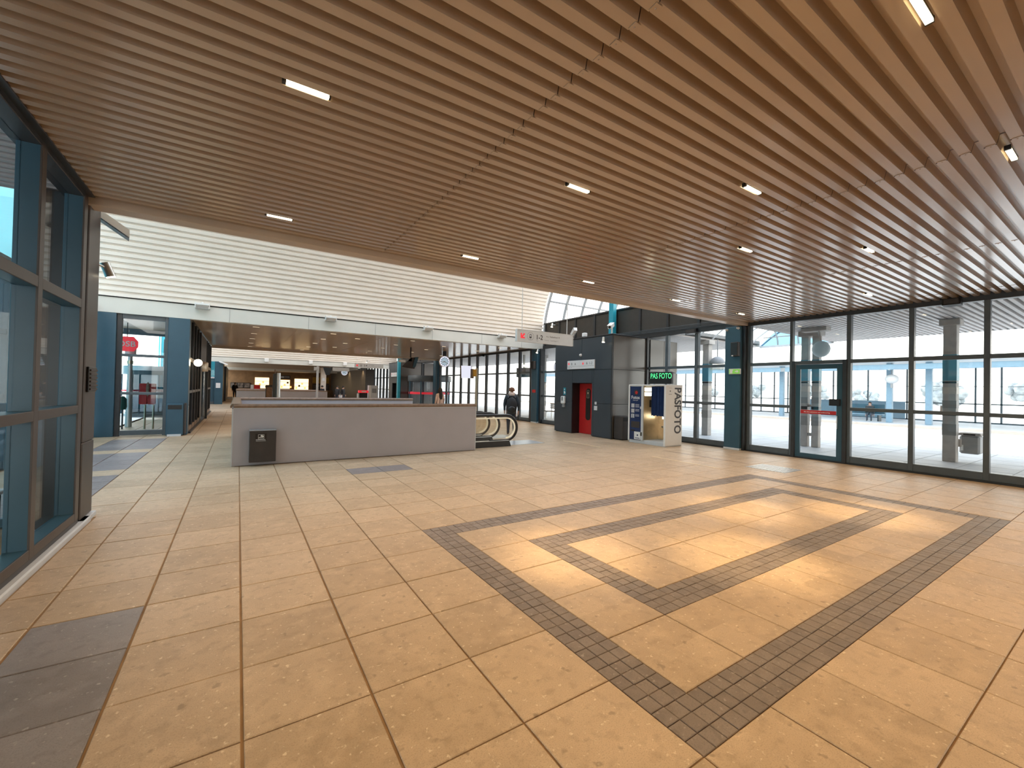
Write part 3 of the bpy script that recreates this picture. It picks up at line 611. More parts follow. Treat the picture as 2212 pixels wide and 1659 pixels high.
part('sample_head', MB().ball((xx - .004, 9.595, .90), .03, sc=(.2, .8, 1.1)).prism([(xx - .005, 9.555, .82), (xx - .005, 9.635, .82), (xx - .005, 9.62, .86), (xx - .005, 9.57, .86)], (-.002, 0, 0)), 'grey', fp)
pt = MB()
for z in (1.26, 1.22, 1.18, 1.09, 1.05, .92, .88): pt.box(xx - .003, xx + .002, 9.33, 9.49, z - .008, z + .008)
part('price_lines', pt, 'lgrey', fp, kind='stuff'); part('screen_area', B(xx - .003, xx + .002, 9.30, 9.66, .50, .70), 'charcoal', fp); part('photo_slot', B(xx - .006, xx + .002, 9.50, 9.66, .38, .43), 'black', fp)
part('notice', B(xx - .005, xx + .002, 9.26, 9.52, .12, .37), 'white', fp); part('notice_mark', MB().cyl((xx - .004, 9.38, .26), (xx - .008, 9.38, .26), .028).box(xx - .008, xx - .004, 9.29, 9.48, .155, .175), 'navy', fp)
P('coin_box', CB(bx0 - .02, bx0 + .01, 9.22, 9.28, 1.12, 1.2, .004), 'lgrey'); P('hatch', CB(bx0 - .018, bx0 + .01, 9.19, 9.26, .25, .37, .004), 'brownp')
cu = MB(); prev = None; n = 36
for i in range(n + 1):
    y = 8.37 + .53 * i / n; x = 11.09 + .030 * math.sin(i * 1.35) + .012 * math.sin(i * .6); cu.v += [(x, y, .93 + .012 * math.sin(i * .8)), (x, y, 1.86)]
    if i: cu.f.append((2 * i - 2, 2 * i, 2 * i + 1, 2 * i - 1))
P('curtain', cu, 'curtain', smooth=True); P('curtain_rail', MB().cyl((11.09, 8.35, 1.865), (11.09, 9.16, 1.865), .012), 'steel')
for z in (1.76, 1.61): P('lamp', CB(11.06, 11.62, 9.150, 9.166, z - .06, z + .06, .005), 'booth')
P('lamp', CB(11.735, 11.762, 8.62, 9.0, .80, .92, .006), 'booth')  # glowing panel imitating the lamps' reflection in the steel, not a lamp
P('camera_window', B(11.30, 11.5, 9.157, 9.166, 1.18, 1.42), 'black'); stl = P('stool', MB().cyl((11.5, 8.62, .125), (11.5, 8.62, .55), .03).cyl((11.5, 8.62, .55), (11.5, 8.62, .60), .17), 'steel', smooth=True)
ld = thing('lettered_sign', 'black box sign with green PAS FOTO letters on top of the photo booth', 'sign', (11.44, 8.85, 1.915))
part('box', CB(11.40, 11.50, 8.42, 9.27, 1.95, 2.335, .008), 'black', ld); [part('foot', B(11.42, 11.48, y, y + .05, 1.912, 1.955), 'lgrey', ld) for y in (8.55, 9.1)]
part('letters', MB().text('PAS FOTO', .245, (11.398, 9.225, 2.12), (0, -1, 0), (0, 0, 1), .004, sx=.72), 'led', ld)
# litter bin between lift and booth
def litter_bin(name, lab, x0, x1, y0, y1, z1, mat, sy):
    b_ = thing(name, lab, 'bin', ((x0 + x1) / 2, (y0 + y1) / 2, 0)); part('body', CB(x0, x1, y0, y1, 0.03, z1, .015), mat, b_); part('plinth', B(x0 + .03, x1 - .03, y0 + .03, y1 - .03, 0, .03), 'black', b_)
    part('flap', CB(x0 + .04, x1 - .04, y0 - .008, y0 + .004, z1 - .17, z1 - .04, .003), 'black', b_); return b_
bb = litter_bin('litter_bin', 'black litter bin against the side of the lift tower', 11.05, 11.50, 10.08, 10.47, .82, 'charcoal', 0)
part('label', B(11.34, 11.47, 10.074, 10.08, .52, .70), 'lgrey', bb); part('label_mark', MB().cyl((11.40, 10.073, .63), (11.40, 10.069, .63), .03).box(11.36, 11.45, 10.069, 10.074, .55, .57), 'charcoal', bb)
lb = litter_bin('litter_bin', 'dark petrol litter bin with a flap at the foot of the alcove pillar', -1.84, -1.42, 16.66, 16.97, 1.0, 'blue', 0)
part('handle', CB(-1.42, -1.36, 16.72, 16.9, .05, 1.02, .01), 'charcoal', lb); part('pale_foot', B(-1.80, -1.46, 16.62, 16.7, 0, .06), 'lgrey', lb)
# ================================================================== STAIRWELL PARAPETS
def parapet(oy, lab, x0=-.09, x1=5.46, y0=10.21, y1=15.2):
    p = thing('stairwell_parapet', lab, 'parapet', ((x0 + x1) / 2, (y0 + y1) / 2 + oy, 0)); y0 += oy; y1 += oy
    part('front_wall', CB(x0, x1, y0, y0 + .17, 0, 1.18, .006), 'lilac', p); part('side_wall', CB(x0, x0 + .13, y0 + .17, y1, 0, 1.18, .006), 'lilac', p); part('rear_wall', CB(x0, x1, y1, y1 + .17, 0, 1.18, .006), 'lilac', p)
    part('edge_strip', MB().box(x0 - .004, x0 + .02, y0 - .006, y0 + .01, 0.0, 1.2).box(x0, x1, y0 - .006, y0, 1.165, 1.185).box(x1 - .02, x1 + .004, y0 - .004, y0 + .12, 0, 1.185), 'lgrey', p)
    def cap(ax, a, b_, c):
        pr = [(-.10, 0), (-.10, .04), (-.075, .075), (.075, .075), (.10, .04), (.10, 0)]
        pts = [(a, c + u, 1.18 + v) if ax == 'x' else (c + u, a, 1.18 + v) for u, v in pr]
        return MB().prism(pts, (b_ - a, 0, 0) if ax == 'x' else (0, b_ - a, 0))
    part('wooden_cap', cap('x', x0 + .03, x1, y0 + .085), 'wood', p); part('wooden_cap', cap('x', x0 + .03, x1, y1 + .085), 'wood', p); part('wooden_cap', cap('y', y0 + .02, y1 + .15, x0 + .065), 'wood', p)
    for yy in (y0, y1): part('cap_corner', MB().cyl((x0 + .07, yy + .085, 1.18), (x0 + .07, yy + .085, 1.255), .10, .085, 16), 'wood', p)
    return p
parapet(0, 'long grey-lilac parapet with brown wooden cap, carrying the dark wall bin')
parapet(23.0, 'far grey parapet with brown cap behind the near stairwell')
wb = thing('wall_bin', 'dark brown cigarette bin hung on the front of the near parapet', 'bin', (.45, 10.12, .08))
part('body', CB(.215, .69, 10.03, 10.205, .08, .715, .008), 'charcoal', wb); part('lid', CB(.21, .695, 10.02, 10.205, .715, .735, .005), 'grey', wb)
stc = part('sticker', B(.315, .515, 10.026, 10.03, .50, .665), 'black', wb)
part('pictogram', MB().box(.365, .37, 10.0235, 10.026, .555, .645).box(.465, .47, 10.0235, 10.026, .555, .645).box(.365, .47, 10.0235, 10.026, .64, .645).box(.365, .47, 10.0235, 10.026, .555, .56).box(.375, .455, 10.0235, 10.026, .58, .592).prism([(.41, 10.0255, .60), (.462, 10.0255, .59), (.462, 10.0255, .615), (.43, 10.0255, .636), (.41, 10.0255, .63)], (0, -.002, 0)), 'white', stc)
part('text_lines', MB().box(.325, .495, 10.0235, 10.026, .532, .544).box(.325, .505, 10.0235, 10.026, .51, .517), 'lgrey', stc)
# ================================================================== ESCALATORS
def escalator(y0, y1, lab):
    E_ = thing('escalator', lab, 'escalator', (6.5, (y0 + y1) / 2, 0)); xe = 6.66; zc = .535; r = .37
    for y in (y0, y1):
        n = 16; loop = lambda q, yy: [(xe + q * math.cos(a), yy, zc + q * math.sin(a)) for a in [-PI / 2 + PI * i / n for i in range(n + 1)]]
        out = [(6.1, y, zc - r + .01)] + loop(r, y) + [(5.2, y, zc + r), (4.9, y, zc + r - .07), (1.6, y, zc + r - 2.0)]
        part('handrail', MB().tube(out, .036, 8), 'black', E_, smooth=True)
        inn = loop(r - .062, y) + [(5.2, y, zc + r - .062)]
        m = MB(); k = len(inn)
        for (x, yy, z) in inn: m.v += [(x, yy - .02, z), (x, yy + .02, z)]
        for i in range(k - 1): m.f.append((2 * i, 2 * i + 1, 2 * i + 3, 2 * i + 2))
        m2 = [(xe + (r - .10) * math.cos(a), y, zc + (r - .10) * math.sin(a)) for a in [-PI / 2 + PI * i / n for i in range(n + 1)]] + [(5.2, y, zc + r - .10)]
        b0 = len(m.v)
        for (x, yy, z) in m2: m.v += [(x, yy - .02, z), (x, yy + .02, z)]
        for i in range(k - 1):
            for s_ in (0, 1): m.f.append((2 * i + s_, 2 * i + 2 + s_, b0 + 2 * i + 2 + s_, b0 + 2 * i + s_))
            m.f.append((b0 + 2 * i, b0 + 2 * i + 1, b0 + 2 * i + 3, b0 + 2 * i + 2))
        part('rim', m, 'rubber', E_)
        g = [(x, y, z) for x, _, z in m2] + [(4.9, y, zc + r - .17), (1.6, y, zc + r - 2.1), (1.6, y, -1.75), (4.9, y, .17), (6.4, y, .17)]
        part('glass_side', MB().quad(*g), 'gbal', E_)
        part('skirt', MB().prism([(6.79, y - .075, 0.0), (6.73, y - .075, .165), (4.9, y - .075, .165), (1.6, y - .075, -1.76), (1.6, y - .075, -1.98), (4.6, y - .075, -.12), (5.0, y - .075, 0.0)], (0, .15, 0)), 'black', E_)
        part('deck', CB(4.95, 6.72, y - .085, y + .085, .165, .178, .004), 'steel', E_)
    part('landing_plate', B(5.6, 8.15, y0 + .08, y1 - .08, 0.0, .008), 'steelw', E_); part('comb_plate', B(5.47, 5.6, y0 + .1, y1 - .1, 0, .012), 'brass', E_)
    stp = MB()
    for i in range(10): stp.box(5.07 - .4 * i, 5.47 - .4 * i, y0 + .1, y1 - .1, -.03 - .23 * i - .2, -.03 - .23 * i)
    part('steps', stp, 'charcoal', E_)
    return E_
escalator(10.55, 11.56, 'near escalator with black handrail and pale rim, behind the parapet end')
escalator(12.20, 13.25, 'second escalator, beyond the near one at the stairwell')
cb = thing('control_box', 'low steel box with two dark buttons between the two escalators', 'box', (6.42, 11.88, 0))
part('case', MB().prism([(5.9, 11.70, 0), (6.70, 11.70, 0), (6.66, 11.70, .07), (6.60, 11.70, .16), (5.9, 11.70, .16)], (0, .38, 0)), 'steel', cb); [part('button', MB().cyl((x, 11.82, .16), (x, 11.82, .168), .025), 'black', cb) for x in (6.30, 6.40)]
# ================================================================== HANGING SIGNS, CLOCKS, LAMPS
def hanging_sign(x0, x1, y, z0, z1, num, l1, l2, top, lab):
    s = thing('hanging_sign', lab, 'sign', ((x0 + x1) / 2, y, z0)); h = z1 - z0
    part('board', CB(x0, x1, y - .04, y + .04, z0, z1, .006), 'signw', s); part('frame', MB().box(x0 - .01, x1 + .01, y - .05, y + .05, z1, z1 + .015).box(x0 - .01, x1 + .01, y - .05, y + .05, z0 - .012, z0).box(x0 - .015, x0, y - .05, y + .05, z0, z1).box(x1, x1 + .012, y - .05, y + .05, z0, z1), 'white', s)
    for x in (x0 + .19, x1 - .22): part('rod', MB().cyl((x, y, z1), (x, y, top), .012, n=8), 'white', s)
    u = (1, 0, 0); v = (0, 0, 1); Y = y - .042; k = MB(); r = MB(); g = MB()
    cx, cz = x0 + .20, (z0 + z1) / 2; a = h * .24
    r.quad((cx - a, Y, cz - a), (cx + a * .9, Y, cz - a), (cx + a * .9, Y, cz - a * .45), (cx - a * .45, Y, cz - a * .45), (cx - a * .45, Y, cz + a * .9), (cx - a, Y, cz + a * .9))
    r.quad((cx - a * .75, Y - .001, cz - a * .25), (cx - a * .25, Y - .001, cz - a * .75), (cx + a, Y - .001, cz + a * .55), (cx + a * .55, Y - .001, cz + a))
    tx = x0 + .48; q = h * .36
    for i in range(28):
        b0, b1 = 2 * PI * i / 28, 2 * PI * (i + 1) / 28
        g.quad((tx + q * math.cos(b0), Y, cz + q * math.sin(b0)), (tx + q * math.cos(b1), Y, cz + q * math.sin(b1)), (tx + q * .92 * math.cos(b1), Y, cz + q * .92 * math.sin(b1)), (tx + q * .92 * math.cos(b0), Y, cz + q * .92 * math.sin(b0)))
    k.box(tx - .04, tx + .04, Y, Y + .001, cz - .055, cz - .01).box(tx - .04, tx - .026, Y, Y + .001, cz - .01, cz + .05).box(tx + .026, tx + .04, Y, Y + .001, cz - .01, cz + .05).box(tx - .03, tx + .03, Y, Y + .001, cz + .045, cz + .065).box(tx - .025, tx + .025, Y, Y + .001, cz - .085, cz - .075)
    k.text(num, h * .60, (x0 + .68, Y, z0 + h * .28), u, v, .016)
    g.text('Spor', h * .13, (x0 + .70, Y, z0 + h * .12), u, v, .004).text('Mod', h * .17, (x0 + 1.08, Y, z0 + h * .56), u, v, .006).text('Towards', h * .15, (x0 + 1.0, Y, z0 + h * .24), u, v).text(l2, h * .17, (x0 + 1.22, Y, z0 + h * .24), u, v)
    k.text(l1, h * .21, (x0 + 1.22, Y, z0 + h * .56), u, v, .006)
    part('red_arrow', r, 'redsign', s); part('lettering', k, 'charcoal', s, kind='stuff'); part('small_lettering', g, 'grey', s, kind='stuff')
    return s
hanging_sign(6.92, 9.08, 10.5, 3.12, 3.46, '1-2', 'København H', 'Copenhagen C', 8.9, 'hanging sign reading 1-2 with a red arrow, above the near escalators')
hanging_sign(7.38, 9.53, 33.5, 3.08, 3.40, '3-4', 'Roskilde', 'Nykøbing F', 8.9, 'far hanging sign reading 3-4 with a red arrow')
def clock(x, y, z, r, top, lab, h1, h2):
    c = thing('clock', lab, 'clock', (x, y, z))
    part('case', MB().cyl((x, y - .05, z), (x, y + .05, z), r, n=28), 'white', c, smooth=True); part('face', MB().cyl((x, y - .052, z), (x, y - .05, z), r * .93, n=28), 'screen', c)
    part('dial', MB().cyl((x, y - .054, z), (x, y - .053, z), r * .70, n=28), 'dialm', c)
    tk = MB()
    for i in range(12):
        a = PI * i / 6; tk.quad(*[(x + q * math.sin(a) + w * math.cos(a), y - .056, z + q * math.cos(a) - w * math.sin(a)) for q, w in ((r * .62, -.02), (r * .62, .02), (r * .78, .02), (r * .78, -.02))])
    part('hour_marks', tk, 'charcoal', c); hd = MB()
    for a, L, w in ((h1, .45, .022), (h2, .62, .016)): hd.quad(*[(x + q * math.sin(a) + s_ * math.cos(a), y - .058, z + q * math.cos(a) - s_ * math.sin(a)) for q, s_ in ((-.05 * r, -w), (-.05 * r, w), (L * r, w), (L * r, -w))])
    part('hands', hd, 'white', c); part('mount', CB(x - .10, x + .10, y - .05, y + .05, z + r - .01, top, .01), 'black', c)
clock(10.12, 23.0, 3.20, .33, 3.80, 'round white clock hung below the brown ceiling', 4.45, 2.2)
clock(8.95, 45.0, 2.98, .31, 3.82, 'far small round white clock in front of the dark bay', 4.45, 2.2)
def spotlamp(loc, d, wall, lab, e=14):
    s = thing('spot_lamp', lab, 'lamp', loc, 'wall spot lamps'); p = Vector(loc); d = Vector(d).normalized()
    part('shade', MB().cyl(p - d * .12, p + d * .06, .05, .055, 14), 'steel', s, smooth=True); part('lens', MB().cyl(p + d * .061, p + d * .066, .048, n=14), 'bulb', s); part('arm', MB().tube([p - d * .05, Vector(wall)], .014, 6), 'steel', s)
    l = bpy.data.lights.new('spot', 'SPOT'); l.energy = e; l.color = (1, .80, .55); l.spot_size = 1.2; l.shadow_soft_size = .05
    o = bpy.data.objects.new('lamp_light', l); COL.objects.link(o); o.parent = s; o.location = d * .10; o.rotation_euler = d.to_track_quat('-Z', 'Y').to_euler()
spotlamp((12.45, 15.85, 4.72), (-.25, -.1, -1), (12.78, 15.85, 4.80), 'small spot lamp highest on the dark upper panels')
spotlamp((12.45, 15.8, 3.98), (-.25, -.1, -1), (12.78, 15.8, 4.06), 'small spot lamp below the end of the hanging sign')
spotlamp((10.78, 10.78, 3.46), (-.2, -.1, -1), (10.95, 10.78, 3.56), 'small spot lamp at the upper corner of the near lift tower')
spotlamp((12.45, 16.99, 3.56), (-.4, -.1, -1), (12.62, 16.99, 3.62), 'small spot lamp at the top of the far dark post')
spotlamp((-1.44, 7.42, 3.08), (.35, .1, -1), (-1.52, 7.27, 3.14), 'small spot lamp on the left corner casing under the vault')
spotlamp((8.3, 33.6, 3.55), (-.25, -.1, -1), (8.6, 33.7, 3.60), 'tiny far spot lamp above the 3-4 sign')
def flood(x, lab):
    f = thing('flood_lamp', lab, 'lamp', (x, 16.85, 4.10), 'white flood lamps along the pale beam')
    part('housing', MB().prism([(x - .15, 16.93, 4.07), (x + .15, 16.93, 4.07), (x + .17, 16.66, 4.15), (x - .17, 16.66, 4.15)], (0, 0, .05)), 'white', f)
    part('bracket', MB().box(x - .195, x - .175, 16.78, 16.9, 4.06, 4.24).box(x + .175, x + .195, 16.78, 16.9, 4.06, 4.24).box(x - .195, x + .195, 16.9, 16.99, 4.06, 4.08), 'white', f); part('knob', MB().cyl((x, 16.9, 4.22), (x, 16.99, 4.22), .03).ball((x, 16.88, 4.23), .045), 'white', f)
for x, w_ in ((-1.03, 'leftmost of the row, over the alcove pillar'), (2.83, 'above the near parapet bin'), (6.65, 'third from the left'), (10.3, 'left of the hanging sign')): flood(x, 'white bracketed flood lamp on the pale beam, ' + w_)
for i, x in enumerate((1.9, 5.2, 8.0, 10.9)):
    f = thing('flood_lamp', 'small far white flood lamp on the second pale beam, %s from the left' % ['first', 'second', 'third', 'fourth'][i], 'lamp', (x, 40.1, 3.6), 'far flood lamps on the second beam'); part('housing', CB(x - .15, x + .15, 39.95, 40.15, 3.45, 3.75, .02), 'white', f); part('bracket', B(x - .18, x + .18, 40.15, 40.19, 3.55, 3.6), 'white', f)
# recessed ceiling lamps
def downlight(x, y, lab, main=True, power=SPOT, L=.14):
    ys = (6.75 if y < 7 else 30.0) - .037; y = ys - .146 * round((ys - y) / .146)
    c = thing('ceiling_light', lab, 'lamp', (x, y, H - .01), 'slim ceiling lamps')
    part('housing', MB().box(x - L - .025, x - L, y - .020, y + .020, H - .006, H + .03).box(x + L, x + L + .012, y - .020, y + .020, H - .006, H + .03).box(x - L, x + L, y - .018, y + .018, H + .014, H + .03), 'black', c)
    part('led_bar', MB().box(x - L, x + L, y - .017, y + .017, H - .004, H + .012), 'strip' if L > .12 else 'stripd', c)
    if main:
        dots = MB()
        for i in range(10): dots.cyl((x - L + L * .1 + i * L * .2, y, H - .004), (x - L + L * .1 + i * L * .2, y, H - .0065), L * .07, n=8)
        part('diodes', dots, 'bulb', c)
    if power:
        if main and 2 < y < 4 and 2 < x < 9:
            l = bpy.data.lights.new('beam', 'SPOT'); l.energy = power * 4.6; l.color = (1, .70, .36); l.spot_size = .50; l.spot_blend = .9; l.shadow_soft_size = .06
            o = bpy.data.objects.new('lamp_beam', l); COL.objects.link(o); o.parent = c; o.location = (0, 0, -.03)
        l = bpy.data.lights.new('down', 'SPOT'); l.energy = power; l.color = (1, .67, .33); l.spot_size = 2.2; l.spot_blend = 1.0; l.shadow_soft_size = .06
        o = bpy.data.objects.new('lamp_light', l); COL.objects.link(o); o.parent = c; o.location = (0, 0, -.03)
ROWS = [(.71, 'row nearest the camera, ends added', [.4, 3.08, 5.56, 8.3, 11.0]), (2.27, 'short second row', [4.43, 7.62]), (3.41, 'third row', [.37, 2.95, 6.22, 10.96]), (6.13, 'row along the brown beam', [.39, 3.11, 5.69, 8.41, 11.17])]  # nearest row has unseen lamps at its ends, added for light
ORD = ['first', 'second', 'third', 'fourth', 'fifth']
for y, nm, xs in ROWS:
    for i, x in enumerate(xs): downlight(x, y, 'slim ceiling lamp, %s from the left in the %s' % (ORD[i], nm))
for y in (-2.5, -5.0):  # unseen lamps behind the camera, added to light the hall
    for x in (0.4, 3.1, 5.6, 8.4, 11.1): downlight(x, y, 'added unseen lamp behind the camera, %s from the left, %s rear row' % (ORD[(0.4, 3.1, 5.6, 8.4, 11.1).index(x)], 'first' if y > -3 else 'second'), False)
for (cx, ys) in ((.51, (18.6, 21.1, 23.6, 26.1, 28.7)), (3.25, (18.74, 21.2, 23.7, 26.1, 29.0)), (4.48, (19.9, 22.5, 25.3)), (6.7, (18.8, 21.4, 23.7, 26.4)), (8.9, (17.9, 20.3, 22.8, 25.1)), (11.4, (18.9, 21.4, 23.9, 26.4))):
    for i, y in enumerate(ys): downlight(cx, y, 'small far ceiling lamp, %s in the row at %s' % (ORD[i], {.51: 'the left edge', 3.25: 'the left middle', 4.48: 'the centre', 6.7: 'the right middle', 8.9: 'the clock', 11.4: 'the right windows'}[cx]), False, SPOT if i % 2 == 0 else 0, .11)
for (x, y) in ((2, 43), (6, 43), (10, 43), (2, 49), (6, 49), (10, 49), (2, 54), (6, 54)):
    l = bpy.data.lights.new('down', 'SPOT'); l.energy = SPOT * 1.3; l.color = (1, .72, .40); l.spot_size = 2.0; l.spot_blend = .8
    o = bpy.data.objects.new('lamp_light', l); COL.objects.link(o); o.location = (x, y, 3.4)
# ================================================================== WALL FITTINGS
hb = thing('wall_heater', 'long slanting heater bar on the left corner casing under the vault', 'heater', (-1.35, 7.5, 3.5))
a, b_ = Vector((-1.56, 7.40, 3.76)), Vector((-1.26, 7.46, 3.56)); d = (b_ - a); n1 = Vector((0, 0, 1)); s1 = d.cross(n1).normalized() * .10
part('casing', MB().add([tuple(p + q + r) for p in (a, b_) for q, r in ((s1, Vector()), (-s1, Vector()), (-s1 * .8, Vector((0, 0, .10))), (s1 * .8, Vector((0, 0, .10))))], [(0, 1, 2, 3), (7, 6, 5, 4), (0, 4, 5, 1), (1, 5, 6, 2), (2, 6, 7, 3), (3, 7, 4, 0)]), 'white', hb)
part('reflector', MB().add([tuple(p + q + Vector((0, 0, -.012))) for p in (a, b_) for q in (s1 * .8, s1 * .25, -s1 * .25, -s1 * .8)], [(0, 4, 5, 1), (1, 5, 6, 2), (2, 6, 7, 3)]), 'wood', hb)
vb = thing('louvred_box', 'narrow black louvred box on the left corner casing', 'box', (-1.47, 7.04, 1.54))
part('back', CB(-1.5, -1.475, 6.88, 7.20, 1.54, 1.84, .005), 'black', vb)
for i in range(6): part('slat', B(-1.475, -1.462, 6.90, 7.18, 1.565 + .045 * i, 1.585 + .045 * i), 'charcoal', vb)
def heater(y, lab, w=.14):
    h_ = thing('heater', lab, 'heater', (12.6, y, 3.66)); part('body', MB().prism([(12.58, y - w, 3.66), (12.76, y - w, 3.64), (12.76, y - w, 3.83), (12.6, y - w, 3.80)], (0, 2 * w, 0)), 'black', h_); part('bracket', B(12.70, 12.78, y - .03, y + .03, 3.68, 3.8), 'dark', h_); part('grille', B(12.572, 12.584, y - w * .8, y + w * .8, 3.68, 3.78), 'charcoal', h_)
heater(2.46, 'black heater box on the header above the right glass wall')
heater(8.6, 'black heater on the header left of the blue pillar', .19); heater(23.2, 'black heater on the header of the far dark glass wall', .3)
sp_ = thing('loudspeaker', 'dark box loudspeaker high on the near blue pillar', 'speaker', (12.4, 6.95, 2.8)); part('cabinet', CB(12.36, 12.50, 6.87, 7.09, 2.80, 3.22, .01), 'charcoal', sp_); part('grille', B(12.355, 12.362, 6.89, 7.07, 2.83, 3.2), 'black', sp_); part('badge', B(12.352, 12.358, 7.0, 7.05, 2.80, 2.83), 'white', sp_)
sp2 = thing('loudspeaker', 'dark box loudspeaker on the far blue pillar', 'speaker', (12.4, 17.2, 2.7)); part('cabinet', CB(12.34, 12.50, 17.12, 17.42, 2.70, 3.1, .01), 'charcoal', sp2); part('grille', B(12.335, 12.342, 17.14, 17.40, 2.73, 3.08), 'black', sp2)
ex = thing('exit_sign', 'green emergency exit sign on the near blue pillar', 'sign', (12.45, 7.0, 2.27)); part('case', CB(12.44, 12.50, 6.83, 7.18, 2.265, 2.43, .01), 'lgrey', ex); part('plate', B(12.434, 12.44, 6.845, 7.165, 2.28, 2.415), 'green', ex)
part('running_figure', MB().box(12.43, 12.434, 7.06, 7.14, 2.29, 2.405).cyl((12.434, 7.05, 2.385), (12.43, 7.05, 2.385), .013), 'white', ex); part('white_arrow', MB().prism([(12.432, 6.985, 2.335), (12.432, 6.985, 2.36), (12.432, 6.93, 2.36), (12.432, 6.93, 2.39), (12.432, 6.875, 2.3475), (12.432, 6.93, 2.305), (12.432, 6.93, 2.335)], (-.003, 0, 0)), 'white', ex)
for y, z, lab in ((7.28, 3.62, 'small white detector at the left top edge of the blue pillar'), (6.93, 3.64, 'small round detector at the top of the blue pillar')): part('motion_detector', MB().cyl((12.50, y, z), (12.44, y, z), .04, .03).ball((12.43, y, z), .03), 'white', label=lab, cat='detector', smooth=True)
part('warning_notice', B(12.49, 12.4985, 17.13, 17.42, 1.52, 1.67), 'red', label='small red and white notice on the far blue pillar', cat='notice')
gl = thing('globe_lamp', 'glowing globe lamp on the dark corridor glazing at left', 'lamp', (-1.2, 19.2, 2.36)); part('globe', MB().ball((-1.16, 17.8, 2.34), .12), 'bulb', gl, smooth=True); part('arm', MB().cyl((-1.35, 17.8, 2.36), (-1.2, 17.8, 2.35), .02), 'brass', gl)
part('notice_sheet', B(-1.46, -1.17, 39.985, 39.995, 1.27, 1.66), 'white', label='white notice sheet on the far blue pillar at left', cat='notice')
part('white_bench_block', CB(-1.1, -.45, 52.0, 52.6, 0, .25, .02), 'white', label='low white block on the floor beside the far dark figure', cat='block')
hl = thing('lamp_box', 'white box lamp at the top of the far left blue pillar', 'lamp', (-.95, 39.8, 3.15)); part('case', MB().prism([(-1.3, 39.7, 3.28), (-.75, 39.7, 3.05), (-.72, 39.7, 3.15), (-1.25, 39.7, 3.38)], (0, .2, 0)), 'white', hl); part('stem', B(-1.2, -1.15, 39.8, 40.0, 3.2, 3.26), 'white', hl)
dk = thing('display_case', 'tilted white information display in a brown case beside the far dark glazing', 'display', (11.7, 23.5, 2.2))
ax = Vector((.955, -.296, 0)); c0 = Vector((11.35, 23.2, 2.28)); tl = Vector((-.03, 0, .75))
part('screen', MB().quad(*[tuple(c0 + q) for q in (Vector(), ax * .62, ax * .62 + tl, tl)]), 'screen', dk); nrm = Vector((.296, .955, 0)) * .22
q0 = [c0 + Vector((0, .02, 0)), c0 + ax * .66 + Vector((0, .02, 0)), c0 + ax * .66 + tl, c0 + tl]; part('case', MB().add([tuple(p) for p in q0] + [tuple(p + nrm) for p in q0], [(4, 5, 6, 7), (0, 1, 5, 4), (1, 2, 6, 5), (2, 3, 7, 6), (3, 0, 4, 7)]), 'wood', dk); part('hanger', B(11.85, 11.9, 23.2, 23.25, 3.0, 3.8), 'dark', dk)
yv = thing('ticket_reader_post', 'ochre ticket reader on a slim post near the far dark glazing', 'post', (10.6, 20.0, 0)); part('post', CB(10.62, 10.72, 19.95, 20.05, 0, 2.75, .01), 'brass', yv); part('reader', CB(10.42, 10.64, 19.9, 20.1, 2.30, 2.68, .03), 'yellow', yv); part('dark_case', CB(10.40, 10.52, 19.98, 20.2, 2.2, 2.7, .02), 'wood', yv)
mn = thing('monitor', 'dark monitor cluster hanging in front of the far lift tower', 'monitor', (7.7, 22.0, 2.65)); part('screen_back', MB().prism([(7.25, 22.0, 2.72), (7.95, 22.0, 2.65), (8.08, 22.0, 3.28), (7.75, 22.0, 3.25)], (0, .08, 0)), 'charcoal', mn); part('casing', MB().prism([(7.85, 21.96, 2.72), (8.0, 21.96, 2.75), (8.16, 21.96, 3.30), (7.95, 21.96, 3.28)], (0, .3, 0)), 'blue', mn); part('camera_arm', CB(7.1, 7.45, 21.95, 22.1, 2.98, 3.12, .02), 'white', mn); part('hanger', B(7.7, 7.76, 22.0, 22.06, 3.25, 3.8), 'dark', mn); part('bracket', B(7.3, 7.8, 22, 22.05, 3.05, 3.2), 'grey', mn)
ic = thing('info_column', 'dark steel column with blue-grey panels behind the near parapet', 'column', (1.65, 25.0, 0)); part('shaft', MB().cyl((1.72, 25, 0), (1.72, 25, 2.25), .12, n=20), 'steel', ic, smooth=True); part('panel', CB(1.50, 1.62, 24.92, 25.08, 0, 2.2, .01), 'anth', ic); part('mast', MB().cyl((1.58, 25, 2.2), (1.58, 25, 2.42), .025), 'wood', ic)
kb = thing('kiosk_cabinet', 'dark brown cabinet standing beside the steel column', 'cabinet', (1.3, 25.4, 0)); part('body', CB(1.20, 1.50, 25.2, 25.6, 0, 1.62, .02), 'brownp', kb); part('door', CB(1.22, 1.48, 25.19, 25.2, .1, 1.5, .003), 'wood', kb)
tm = thing('ticket_machine', 'pale grey ticket machine beyond the stairwell', 'machine', (7.9, 30, 0)); part('body', CB(7.56, 8.14, 29.7, 30.2, 0, 1.72, .02), 'lgrey', tm); part('side', B(7.54, 7.68, 29.69, 29.7, 0, 1.72), 'white', tm); part('screen', B(7.75, 8.05, 29.69, 29.7, 1.2, 1.5), 'grey', tm)
rk = thing('red_stand', 'dark stand with a red header and white label beyond the stairwell', 'stand', (7.2, 30, 0)); part('header', CB(6.88, 7.5, 29.7, 30.0, 1.20, 1.36, .01), 'redsign', rk); part('header_label', B(7.05, 7.35, 29.69, 29.70, 1.24, 1.32), 'white', rk); part('body', CB(6.92, 7.45, 29.72, 30, 0, 1.2, .01), 'black', rk); part('side_leg', B(6.82, 6.9, 29.7, 30, 0, 1.15), 'lgrey', rk)
